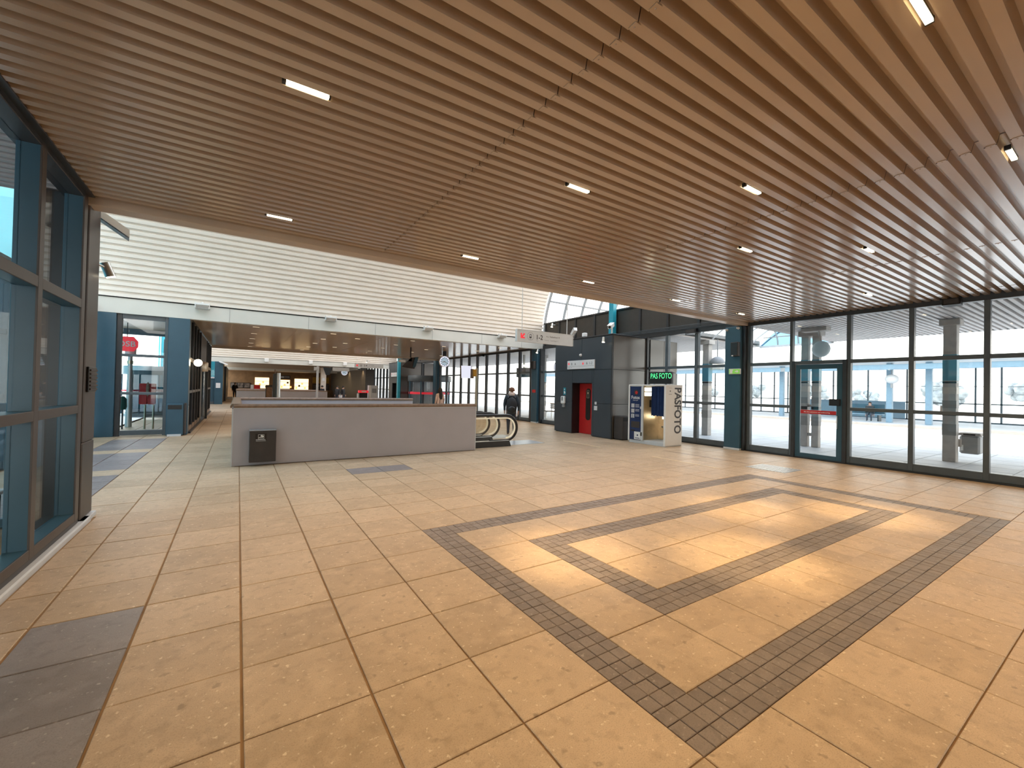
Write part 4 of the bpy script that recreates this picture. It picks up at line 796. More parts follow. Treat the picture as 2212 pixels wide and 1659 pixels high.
gp = thing('grey_pole', 'slim grey pole with small white sign boards in the middle of the hall', 'pole', (4.4, 33, 0)); part('pole', MB().cyl((4.75, 33, 0), (4.75, 33, 3.0), .07), 'lgrey', gp, smooth=True); part('board', B(4.5, 4.85, 32.95, 33, 2.7, 2.95), 'lgrey', gp); part('flag_panel', MB().prism([(5.1, 33, 2.95), (5.75, 33, 2.95), (5.55, 33, 2.4), (5.3, 33, 2.4)], (0, .05, 0)), 'anth', gp); part('long_board', B(5.75, 6.9, 33, 33.05, 2.72, 2.98), 'lgrey', gp)
# ================================================================== SHOP FRONT AT THE FAR END (y = 60)
sh = thing('shop_front', 'timber clad shop front with lit shelves at the far end of the hall', 'shop', (5, 60, 0))
part('timber_wall', B(-1.2, 13, 60.2, 60.4, 0, 3.4), 'shopw', sh); part('soffit', B(-1.2, 13, 56.3, 60.3, 3.14, 3.2), 'shopw', sh)
for i, (x0, x1, z0, z1, mm) in enumerate(((1.69, 3.18, 1.1, 2.42, 'glow2'), (4.36, 5.46, 1.1, 2.2, 'glow2'), (6.0, 7.6, 1.0, 2.39, 'glow2'))):
    part('lit_shelf', B(x0, x1, 60.15, 60.2, z0, z1), mm, sh)
    for j in range(4): part('goods', B(x0 + .1 + .33 * j, x0 + .3 + .33 * j, 60.05, 60.14, z0 + .1 + .27 * (j % 3), z0 + .34 + .27 * (j % 3)), 'glow' if (i + j) % 3 else 'shopw', sh)
    part('shelf_board', MB().box(x0, x1, 60.0, 60.15, z0 + .4, z0 + .43).box(x0, x1, 60.0, 60.15, z0 + .85, z0 + .88), 'shopw', sh)
for (x0, x1, z0, z1) in ((-.77, 1.24, 1.1, 1.74), (8.1, 10.1, .98, 1.75)):
    part('poster_strip', B(x0, x1, 60.1, 60.2, z0, z1), 'black', sh)
    for j in range(3): part('poster', B(x0 + .06 + .66 * j, x0 + .62 + .66 * j, 60.08, 60.1, z0 + .06, z1 - .06), 'poster', sh)
part('yellow_panel', B(8.1, 10.05, 60.12, 60.2, 1.9, 2.65), 'yellow', sh); part('menu_board', B(4.36, 5.5, 60.1, 60.2, 2.3, 2.75), 'charcoal', sh); part('menu_lines', MB().box(4.45, 4.8, 60.08, 60.1, 2.45, 2.65).box(4.85, 5.4, 60.08, 60.1, 2.6, 2.64).box(4.85, 5.4, 60.08, 60.1, 2.48, 2.52), 'lgrey', sh)
part('counter', CB(-.4, 10.5, 58.6, 59.4, 0, 1.0, .02), 'shopw', sh); part('red_banner', B(1.58, 2.2, 58.5, 58.58, .85, 1.5), 'red', sh); part('white_notice', B(1.22, 1.52, 58.5, 58.58, 1.05, 1.52), 'lgrey', sh)
part('dark_cladding', B(10.3, 11.1, 42, 60, 0, 3.3), 'brownp', sh)
wf = struct('wall_front'); part('end_wall', B(-4, 13, 63, 63.2, 0, 4.2), 'shopw', wf)
# ================================================================== OUTSIDE, RIGHT: bus platform under a canopy
gr = struct('ground')
part('platform', B(12.95, 19.6, -12, 64, -.3, -.012), 'grey', gr); part('roadway', B(19.6, 34, -60, 120, -.32, -.14), 'asph2', gr); part('kerb', CB(19.45, 19.62, -12, 64, -.3, 0.0, .01), 'lgrey', gr)
part('far_platform', B(34.0, 42.5, -60, 120, -.3, 0.0), 'asph', gr); part('far_kerb', CB(33.75, 34.0, -60, 120, -.3, 0.03, .01), 'band2', gr); part('far_field', B(42.5, 160, -120, 200, -.6, -.3), 'asph2', gr)
part('left_yard', B(-40, -3.66, 7.1, 60, -.3, -.012), 'white', gr); part('left_yard', B(-40, -1.7, -20, 7.1, -.3, -.012), 'asph', gr); part('alcove_yard', B(-3.66, -1.4, 17.4, 60, -.3, -.011), 'white', gr)
osl = MB()
for i in range(7):
    for j in range(-4, 24): osl.slab(12.96 + .92 * i + .012, 12.96 + .92 * (i + 1) - .012, .92 * j + .012, .92 * (j + 1) - .012, 0.0)
part('platform_slabs', osl, 'asph', gr, kind='stuff')
cn = struct('roof_1')                                                    # canopy over the near platform
def canopy_panel(x0, x1, y, n): return rib_panel(x0, x1, y, n, 3.80, 'canopy', cn, 'canopy_panel')
y = -6.0
while y < 7.0: canopy_panel(12.98, 16.2, y, 10); canopy_panel(16.21, 19.5, y, 10); y += 1.46
y = 9.9
while y < 40: canopy_panel(12.98, 16.2, y, 10); canopy_panel(16.21, 19.5, y, 10); y += 1.46
part('canopy_deck', MB().box(12.95, 19.5, -6.2, 7.05, 3.92, 4.05).box(12.95, 19.5, 9.85, 41, 3.92, 4.05), 'roofm', cn); part('canopy_fascia', MB().box(19.5, 19.58, -6.2, 7.05, 3.80, 4.05).box(19.5, 19.58, 9.85, 41, 3.8, 4.05), 'lgrey', cn)
w8 = struct('window_8')                                                  # curved rooflight in the canopy
for i in range(8):
    x = 13.1 + .95 * i; part('rooflight_bar', MB().tube([(x, 7.05 + 2.85 * (j / 8), 3.85 + .75 * math.sin(PI * j / 8)) for j in range(9)], .03, 6), 'lgrey', w8)
for t in (.3, .6): part('rooflight_bar', MB().tube([(13.1, 7.05 + 2.85 * t, 3.85 + .75 * math.sin(PI * t)), (19.75, 7.05 + 2.85 * t, 3.85 + .75 * math.sin(PI * t))], .02, 6), 'lgrey', w8)
ap = [(19.55, 7.06 + 2.83 * j / 10, 3.80 + .92 * math.sin(PI * j / 10)) for j in range(11)]
part('gable_pane', MB().quad(*ap), 'gsky', w8)  # blue of the sky is put into this pane's tint
for d_ in (.0, .8, 1.6): part('gable_bar', MB().tube([(19.53, 7.5 + d_ + .30 * (1 - math.cos(t)), 3.80 + .75 * math.sin(t)) for t in (0, .3, .6, .9, 1.2)], .03, 6), 'grey', w8)
part('gable_rail', B(19.5, 19.54, 7.2, 9.7, 4.16, 4.20), 'grey', w8); part('gable_rail', B(19.48, 19.6, 7.05, 9.85, 3.74, 3.82), 'lgrey', w8)
def column(x, y, lab, double=False):
    c = thing('platform_column', lab, 'column', (x, y, 0), 'canopy columns of the bus platform')
    for dy in ((-.16, .16) if double else (0,)):
        w = .10 if double else .13
        part('shaft', CB(x - w, x + w, y + dy - w, y + dy + w, 0, 3.80, .012), 'concr', c)
        part('blue_sleeve', CB(x - w - .006, x + w + .006, y + dy - w - .006, y + dy + w + .006, 2.15, 2.85, .004), 'sleeve', c)
        for i, (z0, z1, mm) in enumerate(((2.08, 2.13, 'black'), (1.80, 1.98, 'band2'), (1.42, 1.62, 'band1'), (1.22, 1.32, 'black'), (.70, 1.0, 'band1'))): part('tape_band', CB(x - w - .004, x + w + .004, y + dy - w - .004, y + dy + w + .004, z0, z1, .003), mm, c)
        part('capital', CB(x - w - .07, x + w + .07, y + dy - w - .07, y + dy + w + .07, 3.62, 3.79, .01), 'concr', c)
    if double: part('tie_plate', MB().box(x - .05, x + .05, y - .08, y + .08, .35, .45).box(x - .05, x + .05, y - .08, y + .08, 1.30, 1.38), 'concr', c)
    return c
column(16.0, 3.12, 'square taped column outside, carrying the grey bin'); column(15.8, 6.33, 'pair of taped columns outside behind the glazed door', True); column(15.75, 9.97, 'taped column outside, seen between photo booth and blue pillar')
column(15.75, 13.6, 'taped column outside behind the lift tower'); column(15.75, 17.2, 'taped column outside right of the far blue pillar'); column(15.75, 20.8, 'taped column outside beside the wooden bench')
ob = thing('column_bin', 'grey perforated bin fixed to the right platform column outside', 'bin', (16.35, 2.9, .2)); part('body', CB(16.24, 16.70, 2.62, 3.0, .22, .70, .04), 'grey', ob); part('rim', CB(16.22, 16.72, 2.60, 3.02, .70, .77, .02), 'concr', ob); part('opening', B(16.215, 16.222, 2.70, 2.92, .715, .755), 'black', ob); part('bracket', B(16.12, 16.25, 2.95, 3.05, .4, .6), 'concr', ob); part('label', B(16.232, 16.24, 2.92, 2.97, .3, .45), 'white', ob)
mr = thing('convex_mirror', 'round convex mirror hung outside above the glazed door', 'mirror', (15.0, 5.75, 3.1)); part('bowl', MB().ball((15.0, 5.75, 3.11), .25, 20, 10, sc=(.6, 1, 1)), 'lgrey', mr, smooth=True); part('arm', MB().tube([(15.0, 5.75, 3.3), (15.1, 5.85, 3.7), (15.1, 5.85, 3.8)], .03, 6), 'concr', mr); part('mount', CB(14.95, 15.3, 5.6, 6.3, 3.68, 3.80, .01), 'concr', mr)
dm = thing('dome_mirror', 'half dome mirror outside left of the blue pillar', 'mirror', (15.8, 9.55, 2.85)); part('dome', MB().ball((15.8, 9.58, 2.85), .28, 20, 8, lo=0.0), 'grey', dm, smooth=True); part('lamp_skirt', MB().lathe((15.8, 9.58, 2.60), [(.24, 0), (.26, .25), (.0, .25)], 20), 'gbal', dm); part('stem', MB().cyl((15.8, 9.58, 3.1), (15.8, 9.58, 3.8), .02), 'grey', dm)
# bench and bins further along the platform
bn = thing('wooden_bench', 'slatted wooden bench outside right of the walking person', 'bench', (15.2, 18.9, 0))
for i in range(3): part('back_slat', CB(15.55, 15.6, 18.0, 19.8, .58 + .11 * i, .66 + .11 * i, .008), 'bench', bn)
for i in range(4): part('seat_slat', CB(15.05 + .12 * i, 15.14 + .12 * i, 18.0, 19.8, .42, .46, .008), 'bench', bn)
for y in (18.2, 19.6): part('leg', MB().box(15.1, 15.16, y, y + .05, 0, .42).box(15.5, 15.56, y, y + .05, 0, .85).box(15.1, 15.56, y, y + .05, .37, .42), 'steel', bn)
def mesh_bin(x, y, lab):
    b_ = thing('basket_bin', lab, 'bin', (x, y, 0)); part('basket', MB().lathe((x, y, .1), [(0, 0), (.24, 0), (.28, .66), (.26, .68), (.22, .05), (0, .05)], 20), 'grey', b_, smooth=True); part('rim', MB().lathe((x, y, .76), [(.28, 0), (.3, .02), (.28, .04), (.26, .02), (.28, 0)], 20), 'steel', b_); part('foot', MB().cyl((x, y, 0), (x, y, .1), .05), 'dark', b_)
mesh_bin(14.2, 14.9, 'grey basket bin outside behind the narrow glazing left of the lift tower')
om = thing('departure_monitor', 'dark hanging monitor outside left of the far blue pillar', 'monitor', (14.8, 21.6, 2.4)); part('case', CB(14.6, 15.0, 21.1, 22.1, 2.42, 3.0, .02), 'charcoal', om); part('lamp', CB(14.5, 14.9, 21.0, 22.0, 3.08, 3.16, .01), 'booth', om); part('hanger', B(14.75, 14.85, 21.5, 21.6, 3.0, 3.8), 'grey', om)
oc = thing('platform_clock', 'round white clock outside behind the narrow glazing left of the lift tower', 'clock', (15.0, 18.3, 2.9)); part('case', MB().cyl((14.9, 18.3, 2.95), (15.1, 18.3, 2.95), .42, n=24), 'white', oc, smooth=True); part('face', MB().cyl((14.89, 18.3, 2.95), (14.9, 18.3, 2.95), .36, n=24), 'screen', oc); part('hanger', B(14.97, 15.03, 18.28, 18.32, 3.35, 3.8), 'concr', oc)
so = thing('platform_sign', 'pale board with a red S mark outside left of the far blue pillar', 'sign', (16.4, 22.5, 0)); part('board', CB(16.35, 16.42, 21.6, 22.9, 0, 2.3, .01), 'lgrey', so); part('letter', MB().text('S', .5, (16.34, 22.95, 2.1), (0, -1, 0), (0, 0, 1), .03), 'redsign', so)
# far side shelter with glazed wall, blue beam and people
fs = thing('far_shelter', 'long far bus shelter with blue beam and glazed back wall outside', 'shelter', (38, 12, 0))
for i in range(5): part('roof_beam', CB(34.8, 35.0, -8 + 12 * i, -8 + 12 * i + 11.7, 3.42, 3.76, .02), 'pblue', fs); part('beam_joint', B(34.82, 34.98, -8.3 + 12 * i, -8 + 12 * i, 3.44, 3.74), 'grey', fs)
part('roof_plate', B(34.6, 42.6, -8, 52, 3.9, 4.02), 'lgrey', fs)
for y in (1.2, 8.0, 9.9, 16.5, 23.0, 29.5, 36.0): part('shelter_post', CB(36.0, 36.3, y - .15, y + .15, 0, 3.9, .02), 'pblue', fs)
fy = [-3.5 + 1.165 * i for i in range(42)]
for y in fy: part('back_post', B(41.9, 42.0, y - .045, y + .045, 0.05, 3.9), 'frame', fs)
for z, t in ((.02, .10), (1.28, .08), (2.50, .03)): part('back_rail', B(41.9, 42.0, -3.5, 45, z, z + t), 'frame', fs)
part('panel_wall', B(41.6, 41.7, 10.5, 17.5, .1, 1.35), 'pblue', fs)
fb = thing('far_bench', 'far blue bench on the other platform outside', 'bench', (37, 11.4, 0)); part('seat', CB(36.6, 37.1, 10.4, 12.6, .42, .50, .02), 'pblue', fb); part('back', CB(37.1, 37.2, 10.4, 12.6, .5, 1.15, .02), 'blue', fb)
for y in (10.6, 12.3): part('leg', B(36.65, 37.15, y, y + .08, 0, .42), 'dark', fb)
for (x, y, z, r, lab) in ((35.6, 9.65, 2.85, .36, 'far globe lamp under the blue beam left of a right mullion'), (36.0, 7.3, 2.55, .26, 'far small round mirror under the blue beam')):
    m_ = thing('globe_lamp', lab, 'lamp', (x, y, z)); part('globe', MB().ball((x, y, z), r, 16, 8, sc=(.8, 1, .85)), 'lgrey', m_, smooth=True); part('stem', MB().cyl((x, y, z - r * 1.6), (x, y, z - r * .7), .07), 'grey', m_); part('arm', MB().cyl((x, y, z + r * .6), (x, y, 3.9), .03), 'grey', m_)
def tree(x, y, h, r, lab):
    t = thing('tree', lab, 'tree', (x, y, -.3), 'pale trees beyond the far shelter'); m = MB(); rng = random.Random(int(x * 7 + y))
    for i in range(26):
        a, b_ = rng.uniform(0, 2 * PI), rng.uniform(-.4, 1); q = r * rng.uniform(.3, .8); m.ball((x + q * math.cos(a), y + q * math.sin(a) * 1.3, h * .62 + r * .7 * b_), r * rng.uniform(.22, .42), 9, 6)
    part('crown', m, 'leaf', t); part('trunk', MB().cyl((x, y, -.3), (x, y, h * .6), .18, .1, 8), 'bark', t)
for i, (x, y) in enumerate(((74, 1.5), (70, 8), (73, 15), (71, 22), (75, 29.5), (71, 37), (74, 46), (71, 55), (75, 65))): tree(x, y, 2.3 + .5 * ((i * 5) % 3), 1.3 + .25 * ((i * 7) % 3), 'pale rounded tree beyond the far shelter, %s from the right' % ['first', 'second', 'third', 'fourth', 'fifth', 'sixth', 'seventh', 'eighth', 'ninth'][i])
# revolving door in the right wall beside the far lift
rd2 = thing('revolving_door', 'glazed revolving door with red band at the far right, left of the dark glazing', 'revolving door', (12.9, 32.2, 0))
part('drum_header', MB().lathe((12.9, 32.1, 2.12), [(.05, 0), (1.7, 0), (1.72, .03), (1.72, .42), (1.7, .45), (.05, .45)], 28), 'frame', rd2, smooth=True)
part('curved_pane', MB().lathe((12.9, 32.1, .05), [(1.66, 0), (1.66, 2.08)], 28), 'gdoor', rd2, smooth=True); part('red_band', MB().lathe((12.9, 32.1, 1.12), [(1.65, 0), (1.65, .17)], 28), 'redsign', rd2, smooth=True)
for i in range(8):
    a = PI * i / 4; part('door_post', MB().cyl((12.9 + 1.66 * math.cos(a), 32.1 + 1.66 * math.sin(a), 0), (12.9 + 1.66 * math.cos(a), 32.1 + 1.66 * math.sin(a), 2.15), .05), 'blue', rd2)
part('floor_ring', MB().lathe((12.9, 32.1, 0), [(1.5, 0.01), (1.72, .01), (1.72, .06), (1.5, .06)], 28), 'steel', rd2)
# ================================================================== OUTSIDE, LEFT
tw = thing('turquoise_building', 'turquoise clad building side outside beyond the left glazing', 'building', (-9, 18, 0))
for i in range(9): part('facade_panel', CB(-9.4, -9.2, 3 + 3.0 * i, 5.94 + 3.0 * i, 0, 14, .02), 'cyan', tw)
for i in range(4): part('white_rib', B(-9.2, -9.1, 5.94 + 6 * i, 6.04 + 6 * i, 0, 14), 'white', tw)
for z in (3.0, 6.0, 9.0): part('storey_band', B(-9.2, -9.12, 3, 24, z, z + .3), 'lgrey', tw)
part('rear_wall', CB(-5.2, -1.6, 42.0, 42.4, 0, 9.0, .02), 'cyan', tw); part('roof_edge', CB(-5.3, -1.6, 41.9, 42.5, 9, 9.3, .02), 'lgrey', tw)
for i in range(6): part('white_rib', B(-5.1 + .6 * i, -5.04 + .6 * i, 41.9, 42.0, 0, 9), 'white', tw)
cl = struct('roof_2')
for i in range(9): rib_panel(-7.5, -1.72, -6 + 1.46 * i, 10 if i < 8 else 9, 3.8, 'canopy', cl, 'canopy_panel')
part('canopy_deck', B(-7.5, -1.7, -6, 7.0, 3.92, 4.05), 'roofm', cl)
part('forecourt_soffit', B(-7.0, -1.46, 17.42, 22.6, 3.78, 3.95), 'soffit', cl); part('soffit_edge', B(-7.0, -1.46, 22.6, 22.75, 3.55, 3.95), 'blue', cl)
part('soffit_lamp', MB().cyl((-2.1, 19.6, 3.74), (-2.1, 19.6, 3.75), .06), 'bulb', label='small round lamp in the soffit behind the alcove glass', cat='lamp')
ds = thing('transport_sign', 'red hexagonal DSB sign hung outside behind the alcove glass', 'sign', (-3.35, 20, 2.75))
part('plate', MB().prism([(-3.35 + x * .30, 20, 2.99 + z * .26) for x, z in ((-1, -.35), (-.62, -1), (.62, -1), (1, -.35), (1, .4), (.6, 1), (-.6, 1), (-1, .4))], (0, .08, 0)), 'redsign', ds); part('letters', MB().text('DSB', .27, (-3.35, 19.995, 2.90), (1, 0, 0), (0, 0, 1), .02, 'CENTER'), 'white', ds); part('hanger', MB().cyl((-3.35, 20.04, 3.22), (-3.35, 20.04, 3.75), .012), 'dark', ds)
pl_ = thing('lamp_post', 'steel lamp post with white lantern outside behind the alcove glass', 'lamp post', (-3.3, 20.6, 0)); part('post', MB().cyl((-3.34, 20.6, 0), (-3.34, 20.6, 2.65), .10, .065, 14), 'steelw', pl_, smooth=True); part('lantern', MB().cyl((-3.34, 20.6, 2.65), (-3.34, 20.6, 3.02), .16, .17, 16), 'white', pl_, smooth=True); part('collar', MB().cyl((-3.34, 20.6, 2.3), (-3.34, 20.6, 2.42), .085), 'brass', pl_)
gb = thing('green_bin', 'dark green round bin on a post outside behind the alcove glass', 'bin', (-3.5, 19.9, 0)); part('bin_body', MB().lathe((-3.42, 19.6, .68), [(0, 0), (.17, 0), (.2, .1), (.19, .36), (.12, .46), (0, .48)], 18), 'dgreen', gb, smooth=True); part('post', MB().cyl((-3.36, 19.72, 0), (-3.36, 19.72, .9), .025), 'dark', gb); part('label', B(-3.5, -3.42, 19.40, 19.41, 1.02, 1.07), 'white', gb)
rm = thing('ticket_posts', 'pair of red ticket machines on slim posts outside behind the alcove glass', 'machine', (-2.65, 19.5, 0))
for x in (-2.80, -2.57): part('box', CB(x - .10, x + .12, 19.45, 19.6, .84 - .01 * x, 1.60, .02), 'red', rm); part('post', MB().cyl((x + .06, 19.55, 0), (x + .06, 19.55, .85), .03), 'brass', rm)
part('wooden_rim', MB().ball((-2.66, 19.4, 1.4), .05, sc=(1, .5, 5)), 'wood', rm, smooth=True)
rd3 = thing('revolving_door', 'blue glazed revolving door drum outside behind the alcove glass', 'revolving door', (-3.75, 27.9, 0))
part('drum_header', MB().lathe((-3.75, 27.9, 2.0), [(.05, 0), (1.1, 0), (1.12, .03), (1.12, .42), (.05, .45)], 28), 'steelw', rd3, smooth=True); part('curved_pane', MB().lathe((-3.75, 27.9, .05), [(1.06, 0), (1.06, 1.97)], 28), 'gdoor', rd3, smooth=True); part('red_band', MB().lathe((-3.75, 27.9, 1.18), [(1.07, 0), (1.07, .06)], 28), 'redsign', rd3)
for i in range(6):
    a = PI * i / 3 + .3; part('door_post', MB().cyl((-3.75 + 1.06 * math.cos(a), 27.9 + 1.06 * math.sin(a), 0), (-3.75 + 1.06 * math.cos(a), 27.9 + 1.06 * math.sin(a), 2.0), .035), 'blue', rd3)
part('base_ring', MB().lathe((-3.75, 27.9, 0), [(.95, 0), (1.12, 0), (1.12, .1), (.95, .1)], 28), 'steel', rd3)
lbn = thing('slatted_bench', 'slatted wooden bench outside the left glazing', 'bench', (-2.4, 6.2, 0))
for i in range(4): part('back_slat', CB(-2.55 - .02 * i, -2.5 - .02 * i, 5.4, 6.9, .62 + .13 * i, .70 + .13 * i, .008), 'bench', lbn)
for i in range(3): part('seat_slat', CB(-2.45 + .13 * i, -2.35 + .13 * i, 5.4, 6.9, .44, .48, .008), 'lgrey', lbn)
for y in (5.6, 6.7): part('leg', MB().box(-2.5, -2.1, y, y + .06, .38, .44).box(-2.5, -2.44, y, y + .06, 0, 1.1).box(-2.16, -2.1, y, y + .06, 0, .44), 'dark', lbn)
# ================================================================== PEOPLE
def person(name, label, loc, heading, J, R, region, mats, group=None):
    """one continuous skinned body; J joint -> xyz (facing +y), edges by name"""
    names = list(J); idx = {n: i for i, n in enumerate(names)}
    me = bpy.data.meshes.new(name); me.from_pydata([J[n] for n in names], [(idx[a], idx[b_]) for a, b_ in EDGES if a in idx and b_ in idx], [])
    o = bpy.data.objects.new(name, me); COL.objects.link(o)
    sk_ = o.modifiers.new('s', 'SKIN'); sk_.use_smooth_shade = True; o.modifiers.new('d', 'SUBSURF').levels = 2
    for n in names:
        d = me.skin_vertices[0].data[idx[n]]; r = R.get(n) or R.get(n[:-1]) or .012; d.radius = r if isinstance(r, tuple) else (r, r); d.use_root = n == 'pelvis'
    m2 = bpy.data.meshes.new_from_object(o.evaluated_get(bpy.context.evaluated_depsgraph_get())); bpy.data.objects.remove(o); bpy.data.meshes.remove(me)
    m2.name = name; m2.materials.clear()
    for k in mats: m2.materials.append(M[k])
    for p in m2.polygons: p.material_index = region(p.center); p.use_smooth = True
    b_ = bpy.data.objects.new(name, m2); COL.objects.link(b_); b_.location = loc; b_.rotation_euler = (0, 0, heading); WL[b_.name] = Vector((0, 0, 0))
    return tag(b_, label, 'person', group)
EDGES = [('pelvis', 'belly'), ('belly', 'chest'), ('chest', 'neck'), ('neck', 'jaw'), ('jaw', 'skull'), ('skull', 'crown'), ('jaw', 'nose')]
for s_ in 'LR':
    EDGES += [(a + s_, b_ + s_) for a, b_ in (('hip', 'knee'), ('knee', 'ankle'), ('ankle', 'toe'), ('ankle', 'heel'), ('shoulder', 'elbow'), ('elbow', 'wrist'), ('wrist', 'palm'), ('palm', 'thumb'))] + [('pelvis', 'hip' + s_), ('chest', 'shoulder' + s_)]
    for k in range(4): EDGES += [('palm' + s_, 'f%da%s' % (k, s_)), ('f%da%s' % (k, s_), 'f%db%s' % (k, s_))]
RAD = dict(pelvis=(.155, .115), belly=(.145, .105), chest=(.165, .115), neck=.058, jaw=(.066, .075), skull=(.078, .094), crown=(.055, .065), nose=.014, hip=.092, knee=.062, ankle=.043, toe=.036, heel=.036, shoulder=.066, elbow=.05, wrist=.032, palm=(.034, .02), thumb=.010)
def pose(stride=.0, sit=False, lean=0.0, arms=((.06, .0), (-.06, .0)), ht=1.0, twist=0.0):
    J = dict(pelvis=(0, 0, .95), belly=(0, .01 + lean * .3, 1.13), chest=(0, .01 + lean, 1.34), neck=(0, lean * 1.25, 1.49), jaw=(0, .035 + lean * 1.4, 1.56), skull=(0, .02 + lean * 1.4, 1.64), crown=(0, .01 + lean * 1.4, 1.70), nose=(0, .125 + lean * 1.4, 1.59))
    for s_, sg, st, am in (('L', -1, stride, arms[0]), ('R', 1, -stride, arms[1])):
        if sit:
            J['hip' + s_] = (.10 * sg, .06, .93); J['knee' + s_] = (.11 * sg, .46, .95); J['ankle' + s_] = (.11 * sg, .44, .53); J['toe' + s_] = (.12 * sg, .60, .48); J['heel' + s_] = (.11 * sg, .40, .48)
        else:
            J['hip' + s_] = (.09 * sg, st * .12, .88); J['knee' + s_] = (.10 * sg, st * .62 + .03, .49); J['ankle' + s_] = (.10 * sg, st * .95 - .02, .09 + (.05 if st < 0 else 0)); J['toe' + s_] = (.115 * sg, st * .95 + .12, .04); J['heel' + s_] = (.10 * sg, st * .95 - .05, .045 + (.05 if st < 0 else 0))
        ay, out = am; sx = .185 * sg
        J['shoulder' + s_] = (sx, lean, 1.405); J['elbow' + s_] = (sx * 1.25 + out * sg, lean + ay * .5 - .03, 1.13); w = Vector((sx * 1.22 + out * sg, lean + ay + .05, .89)); J['wrist' + s_] = tuple(w)
        pmv = w + Vector((0, .02, -.07)); J['palm' + s_] = tuple(pmv); J['thumb' + s_] = tuple(pmv + Vector((-.015 * sg, .045, -.01)))
        for k in range(4):
            q = (k - 1.5) * .017; L = (.036, .042, .040, .030)[k]; J['f%da%s' % (k, s_)] = tuple(pmv + Vector((0, q, -.045))); J['f%db%s' % (k, s_)] = tuple(pmv + Vector((-.015 * sg, q, -.045 - L)))
    return {n: tuple(c * ht for c in p) for n, p in J.items()}
def fat(f, ht=1.0):
    return {k: tuple(x * (f if k in ('pelvis', 'belly', 'chest') else (1 + (f - 1) * .8 if k in ('shoulder', 'elbow', 'hip', 'knee') else 1)) * ht for x in (v if isinstance(v, tuple) else (v, v))) for k, v in RAD.items()}
def face(b_, ht, lean):
    y = .02 + lean * 1.4
    for sx in (-.032, .032): part('eye', MB().ball((sx * ht, (y + .088) * ht, 1.625 * ht), .011 * ht, 8, 6), 'eye', b_, smooth=True)
    part('mouth', MB().ball((0, (y + .088) * ht, 1.548 * ht), .02 * ht, 10, 6, sc=(1, .3, .3)), 'lip', b_, smooth=True)
    for sx in (-.082, .082): part('ear', MB().ball((sx * ht, (y - .005) * ht, 1.61 * ht), .025 * ht, 8, 6, sc=(.35, .8, 1.2)), 'skin', b_, smooth=True)
def rgn(ht, hem, top, low, shoe=.10):
    def f(c):
        z = c.z / ht
        if z > 1.47 or (abs(c.x) > .16 * ht and z < .90 and z > .70): return 0
        if z > hem: return 1
        return 3 if z < shoe else 2
    return f
# walker with backpack
p1 = person('person', 'person in a dark jacket and rust beanie walking away near the lift, carrying a backpack', (8.25, 12.75, 0), -.55, pose(.26, arms=((.10, .02), (-.10, .02))), fat(1.22), rgn(1, .72, 1, 2), ['skin', 'jacket', 'jeans', 'shoe']); face(p1, 1, 0)
part('beanie', MB().lathe((0, .022, 1.60), [(.105, 0), (.112, .03), (.105, .07), (.09, .105), (.055, .135), (.0, .145)], 18), 'beanie', p1, smooth=True); part('scarf', MB().lathe((0, .012, 1.42), [(.10, 0), (.135, .03), (.14, .07), (.12, .12), (.095, .14)], 18), 'scarf', p1, smooth=True)
part('collar_hood', MB().ball((0, -.06, 1.40), .13, 14, 8, sc=(1.2, .7, .5)), 'coat', p1, smooth=True)
bp = thing('backpack', 'black backpack on the back of the walking person', 'backpack', (8.25, 12.75, .8)); bp.rotation_euler = (0, 0, -.55); WL[bp.name] = Vector((0, 0, .8))
part('bag', MB().ball((0, -.26, 1.08), .27, 16, 12, sc=(.72, .55, 1.15)), 'coat', bp, smooth=True); part('pocket', MB().ball((0, -.38, .95), .17, 14, 10, sc=(.85, .4, .8)), 'black', bp, smooth=True)
for sx in (-.12, .12): part('strap', MB().tube([(sx, -.14, 1.36), (sx, -.05, 1.50), (sx, .10, 1.45), (sx * 1.1, .17, 1.30), (sx * 1.3, .12, 1.05), (sx, -.12, .92)], .022, 6), 'black', bp, smooth=True)
# far dark figure at left
p2 = person('person', 'far person in a dark coat walking between the blue pillars at left', (-.28, 52.6, 0), PI, pose(.16), fat(1.3), rgn(1, .80, 1, 2), ['skin', 'coat', 'jeans', 'coat']); face(p2, 1, 0)
part('hat', MB().lathe((0, .02, 1.63), [(.13, 0), (.1, .02), (.10, .08), (.0, .11)], 16), 'black', p2, smooth=True); part('scarf', MB().lathe((0, .02, 1.43), [(.09, 0), (.12, .04), (.09, .1)], 14), 'white', p2, smooth=True)
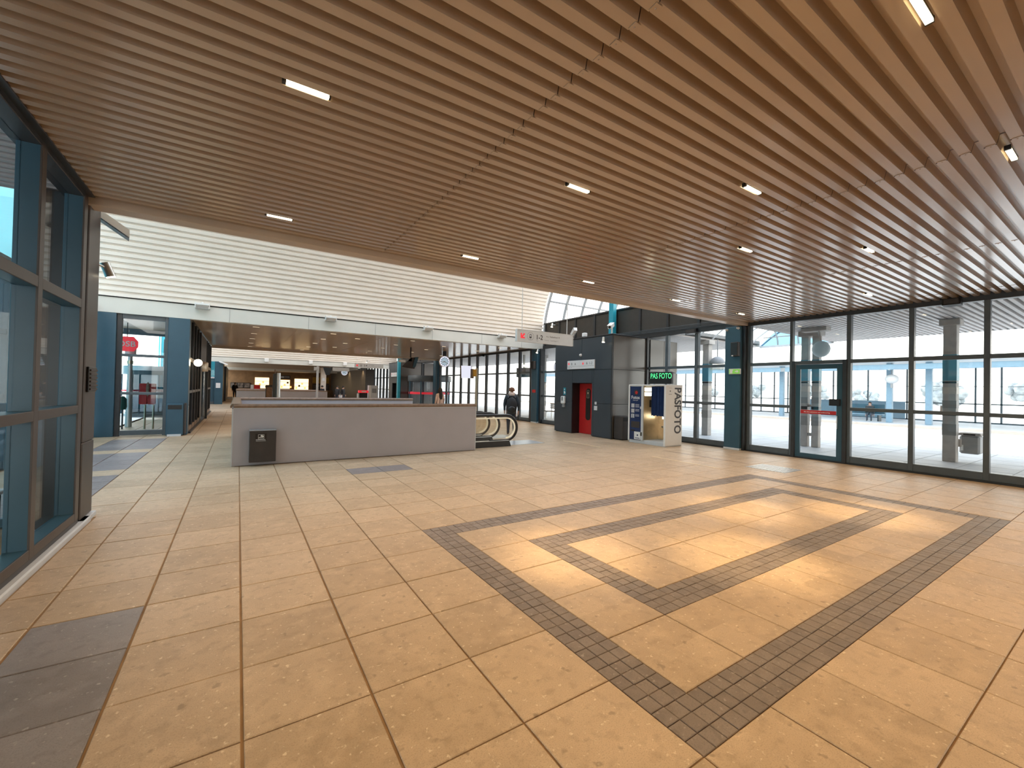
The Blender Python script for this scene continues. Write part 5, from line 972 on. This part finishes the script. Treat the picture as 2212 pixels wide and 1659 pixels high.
# woman with long dark hair
hs = .93
p3 = person('person', 'woman with long dark hair and pale pink jacket behind the near parapet', (8.6, 20.0, 0), .2, pose(.10, ht=hs), fat(1.25, hs), rgn(hs, .92, 1, 2), ['skin', 'pink', 'jeans', 'coat']); face(p3, hs, 0)
part('hair', MB().ball((0, -.02, 1.50), .17, 16, 12, sc=(.72, .62, 1.05)).ball((0, -.09, 1.28), .15, 14, 10, sc=(.75, .35, 1.5)), 'hair', p3, smooth=True)
hb_ = thing('handbag', 'black handbag worn by the woman with long dark hair', 'bag', (8.42, 19.86, .7)); part('bag', CB(8.48, 8.76, 19.75, 19.87, .66, .84, .03), 'black', hb_); part('strap', MB().tube([(8.5, 19.8, .84), (8.56, 19.85, 1.1), (8.74, 19.85, 1.1), (8.75, 19.8, .84)], .012, 6), 'black', hb_)
# far group, seated and standing
for (x, y, hd, kw, lab, mats) in ((7.4, 40, 2.6, dict(stride=.1), 'far dark figure standing left in the group under the small clock', ['skin', 'coat', 'jeans', 'coat']), (6.25, 40.6, 2.2, dict(stride=.12), 'far dark figure beside the brown post, left of the group', ['skin', 'coat', 'coat', 'coat']), (7.95, 40.3, -2.4, dict(stride=.05), 'far figure with pale bag, right in the group under the small clock', ['skin', 'coat', 'jeans', 'coat'])):
    q = person('person', lab, (x, y, 0), hd, pose(**kw, ht=.92), fat(1.25, .92), rgn(.92, .80, 1, 2), mats); face(q, .92, 0); part('hair', MB().ball((0, -.0, 1.53), .115, 12, 8, sc=(.85, 1, .95)), 'hair', q, smooth=True)
pbg = thing('shopping_bag', 'pale bag held in the far group under the small clock', 'bag', (7.68, 40.1, .5)); part('bag', CB(7.55, 7.82, 40.0, 40.16, .45, .78, .03), 'lgrey', pbg); part('handle', MB().tube([(7.6, 40.08, .78), (7.68, 40.08, .92), (7.76, 40.08, .78)], .01, 6), 'white', pbg)
bpst = thing('brown_post', 'brown square post with a white notice beside the far group', 'post', (6.45, 40, 0)); part('post', CB(6.2, 6.62, 41.0, 41.4, 0, 3.2, .02), 'band2', bpst); part('notice', B(6.3, 6.5, 40.98, 41.0, 2.05, 2.3), 'lgrey', bpst)
# seated figure on the far platform
p4 = person('person', 'far seated figure on the blue bench across the road outside', (36.75, 11.1, -.44), 1.75, pose(sit=True, lean=.06), fat(1.3), rgn(1, .98, 1, 2, .56), ['skin', 'coat', 'jeans', 'coat']); face(p4, 1, .06); part('hair', MB().ball((0, .07, 1.66), .112, 12, 8, sc=(.85, 1, .9)), 'hair', p4, smooth=True)
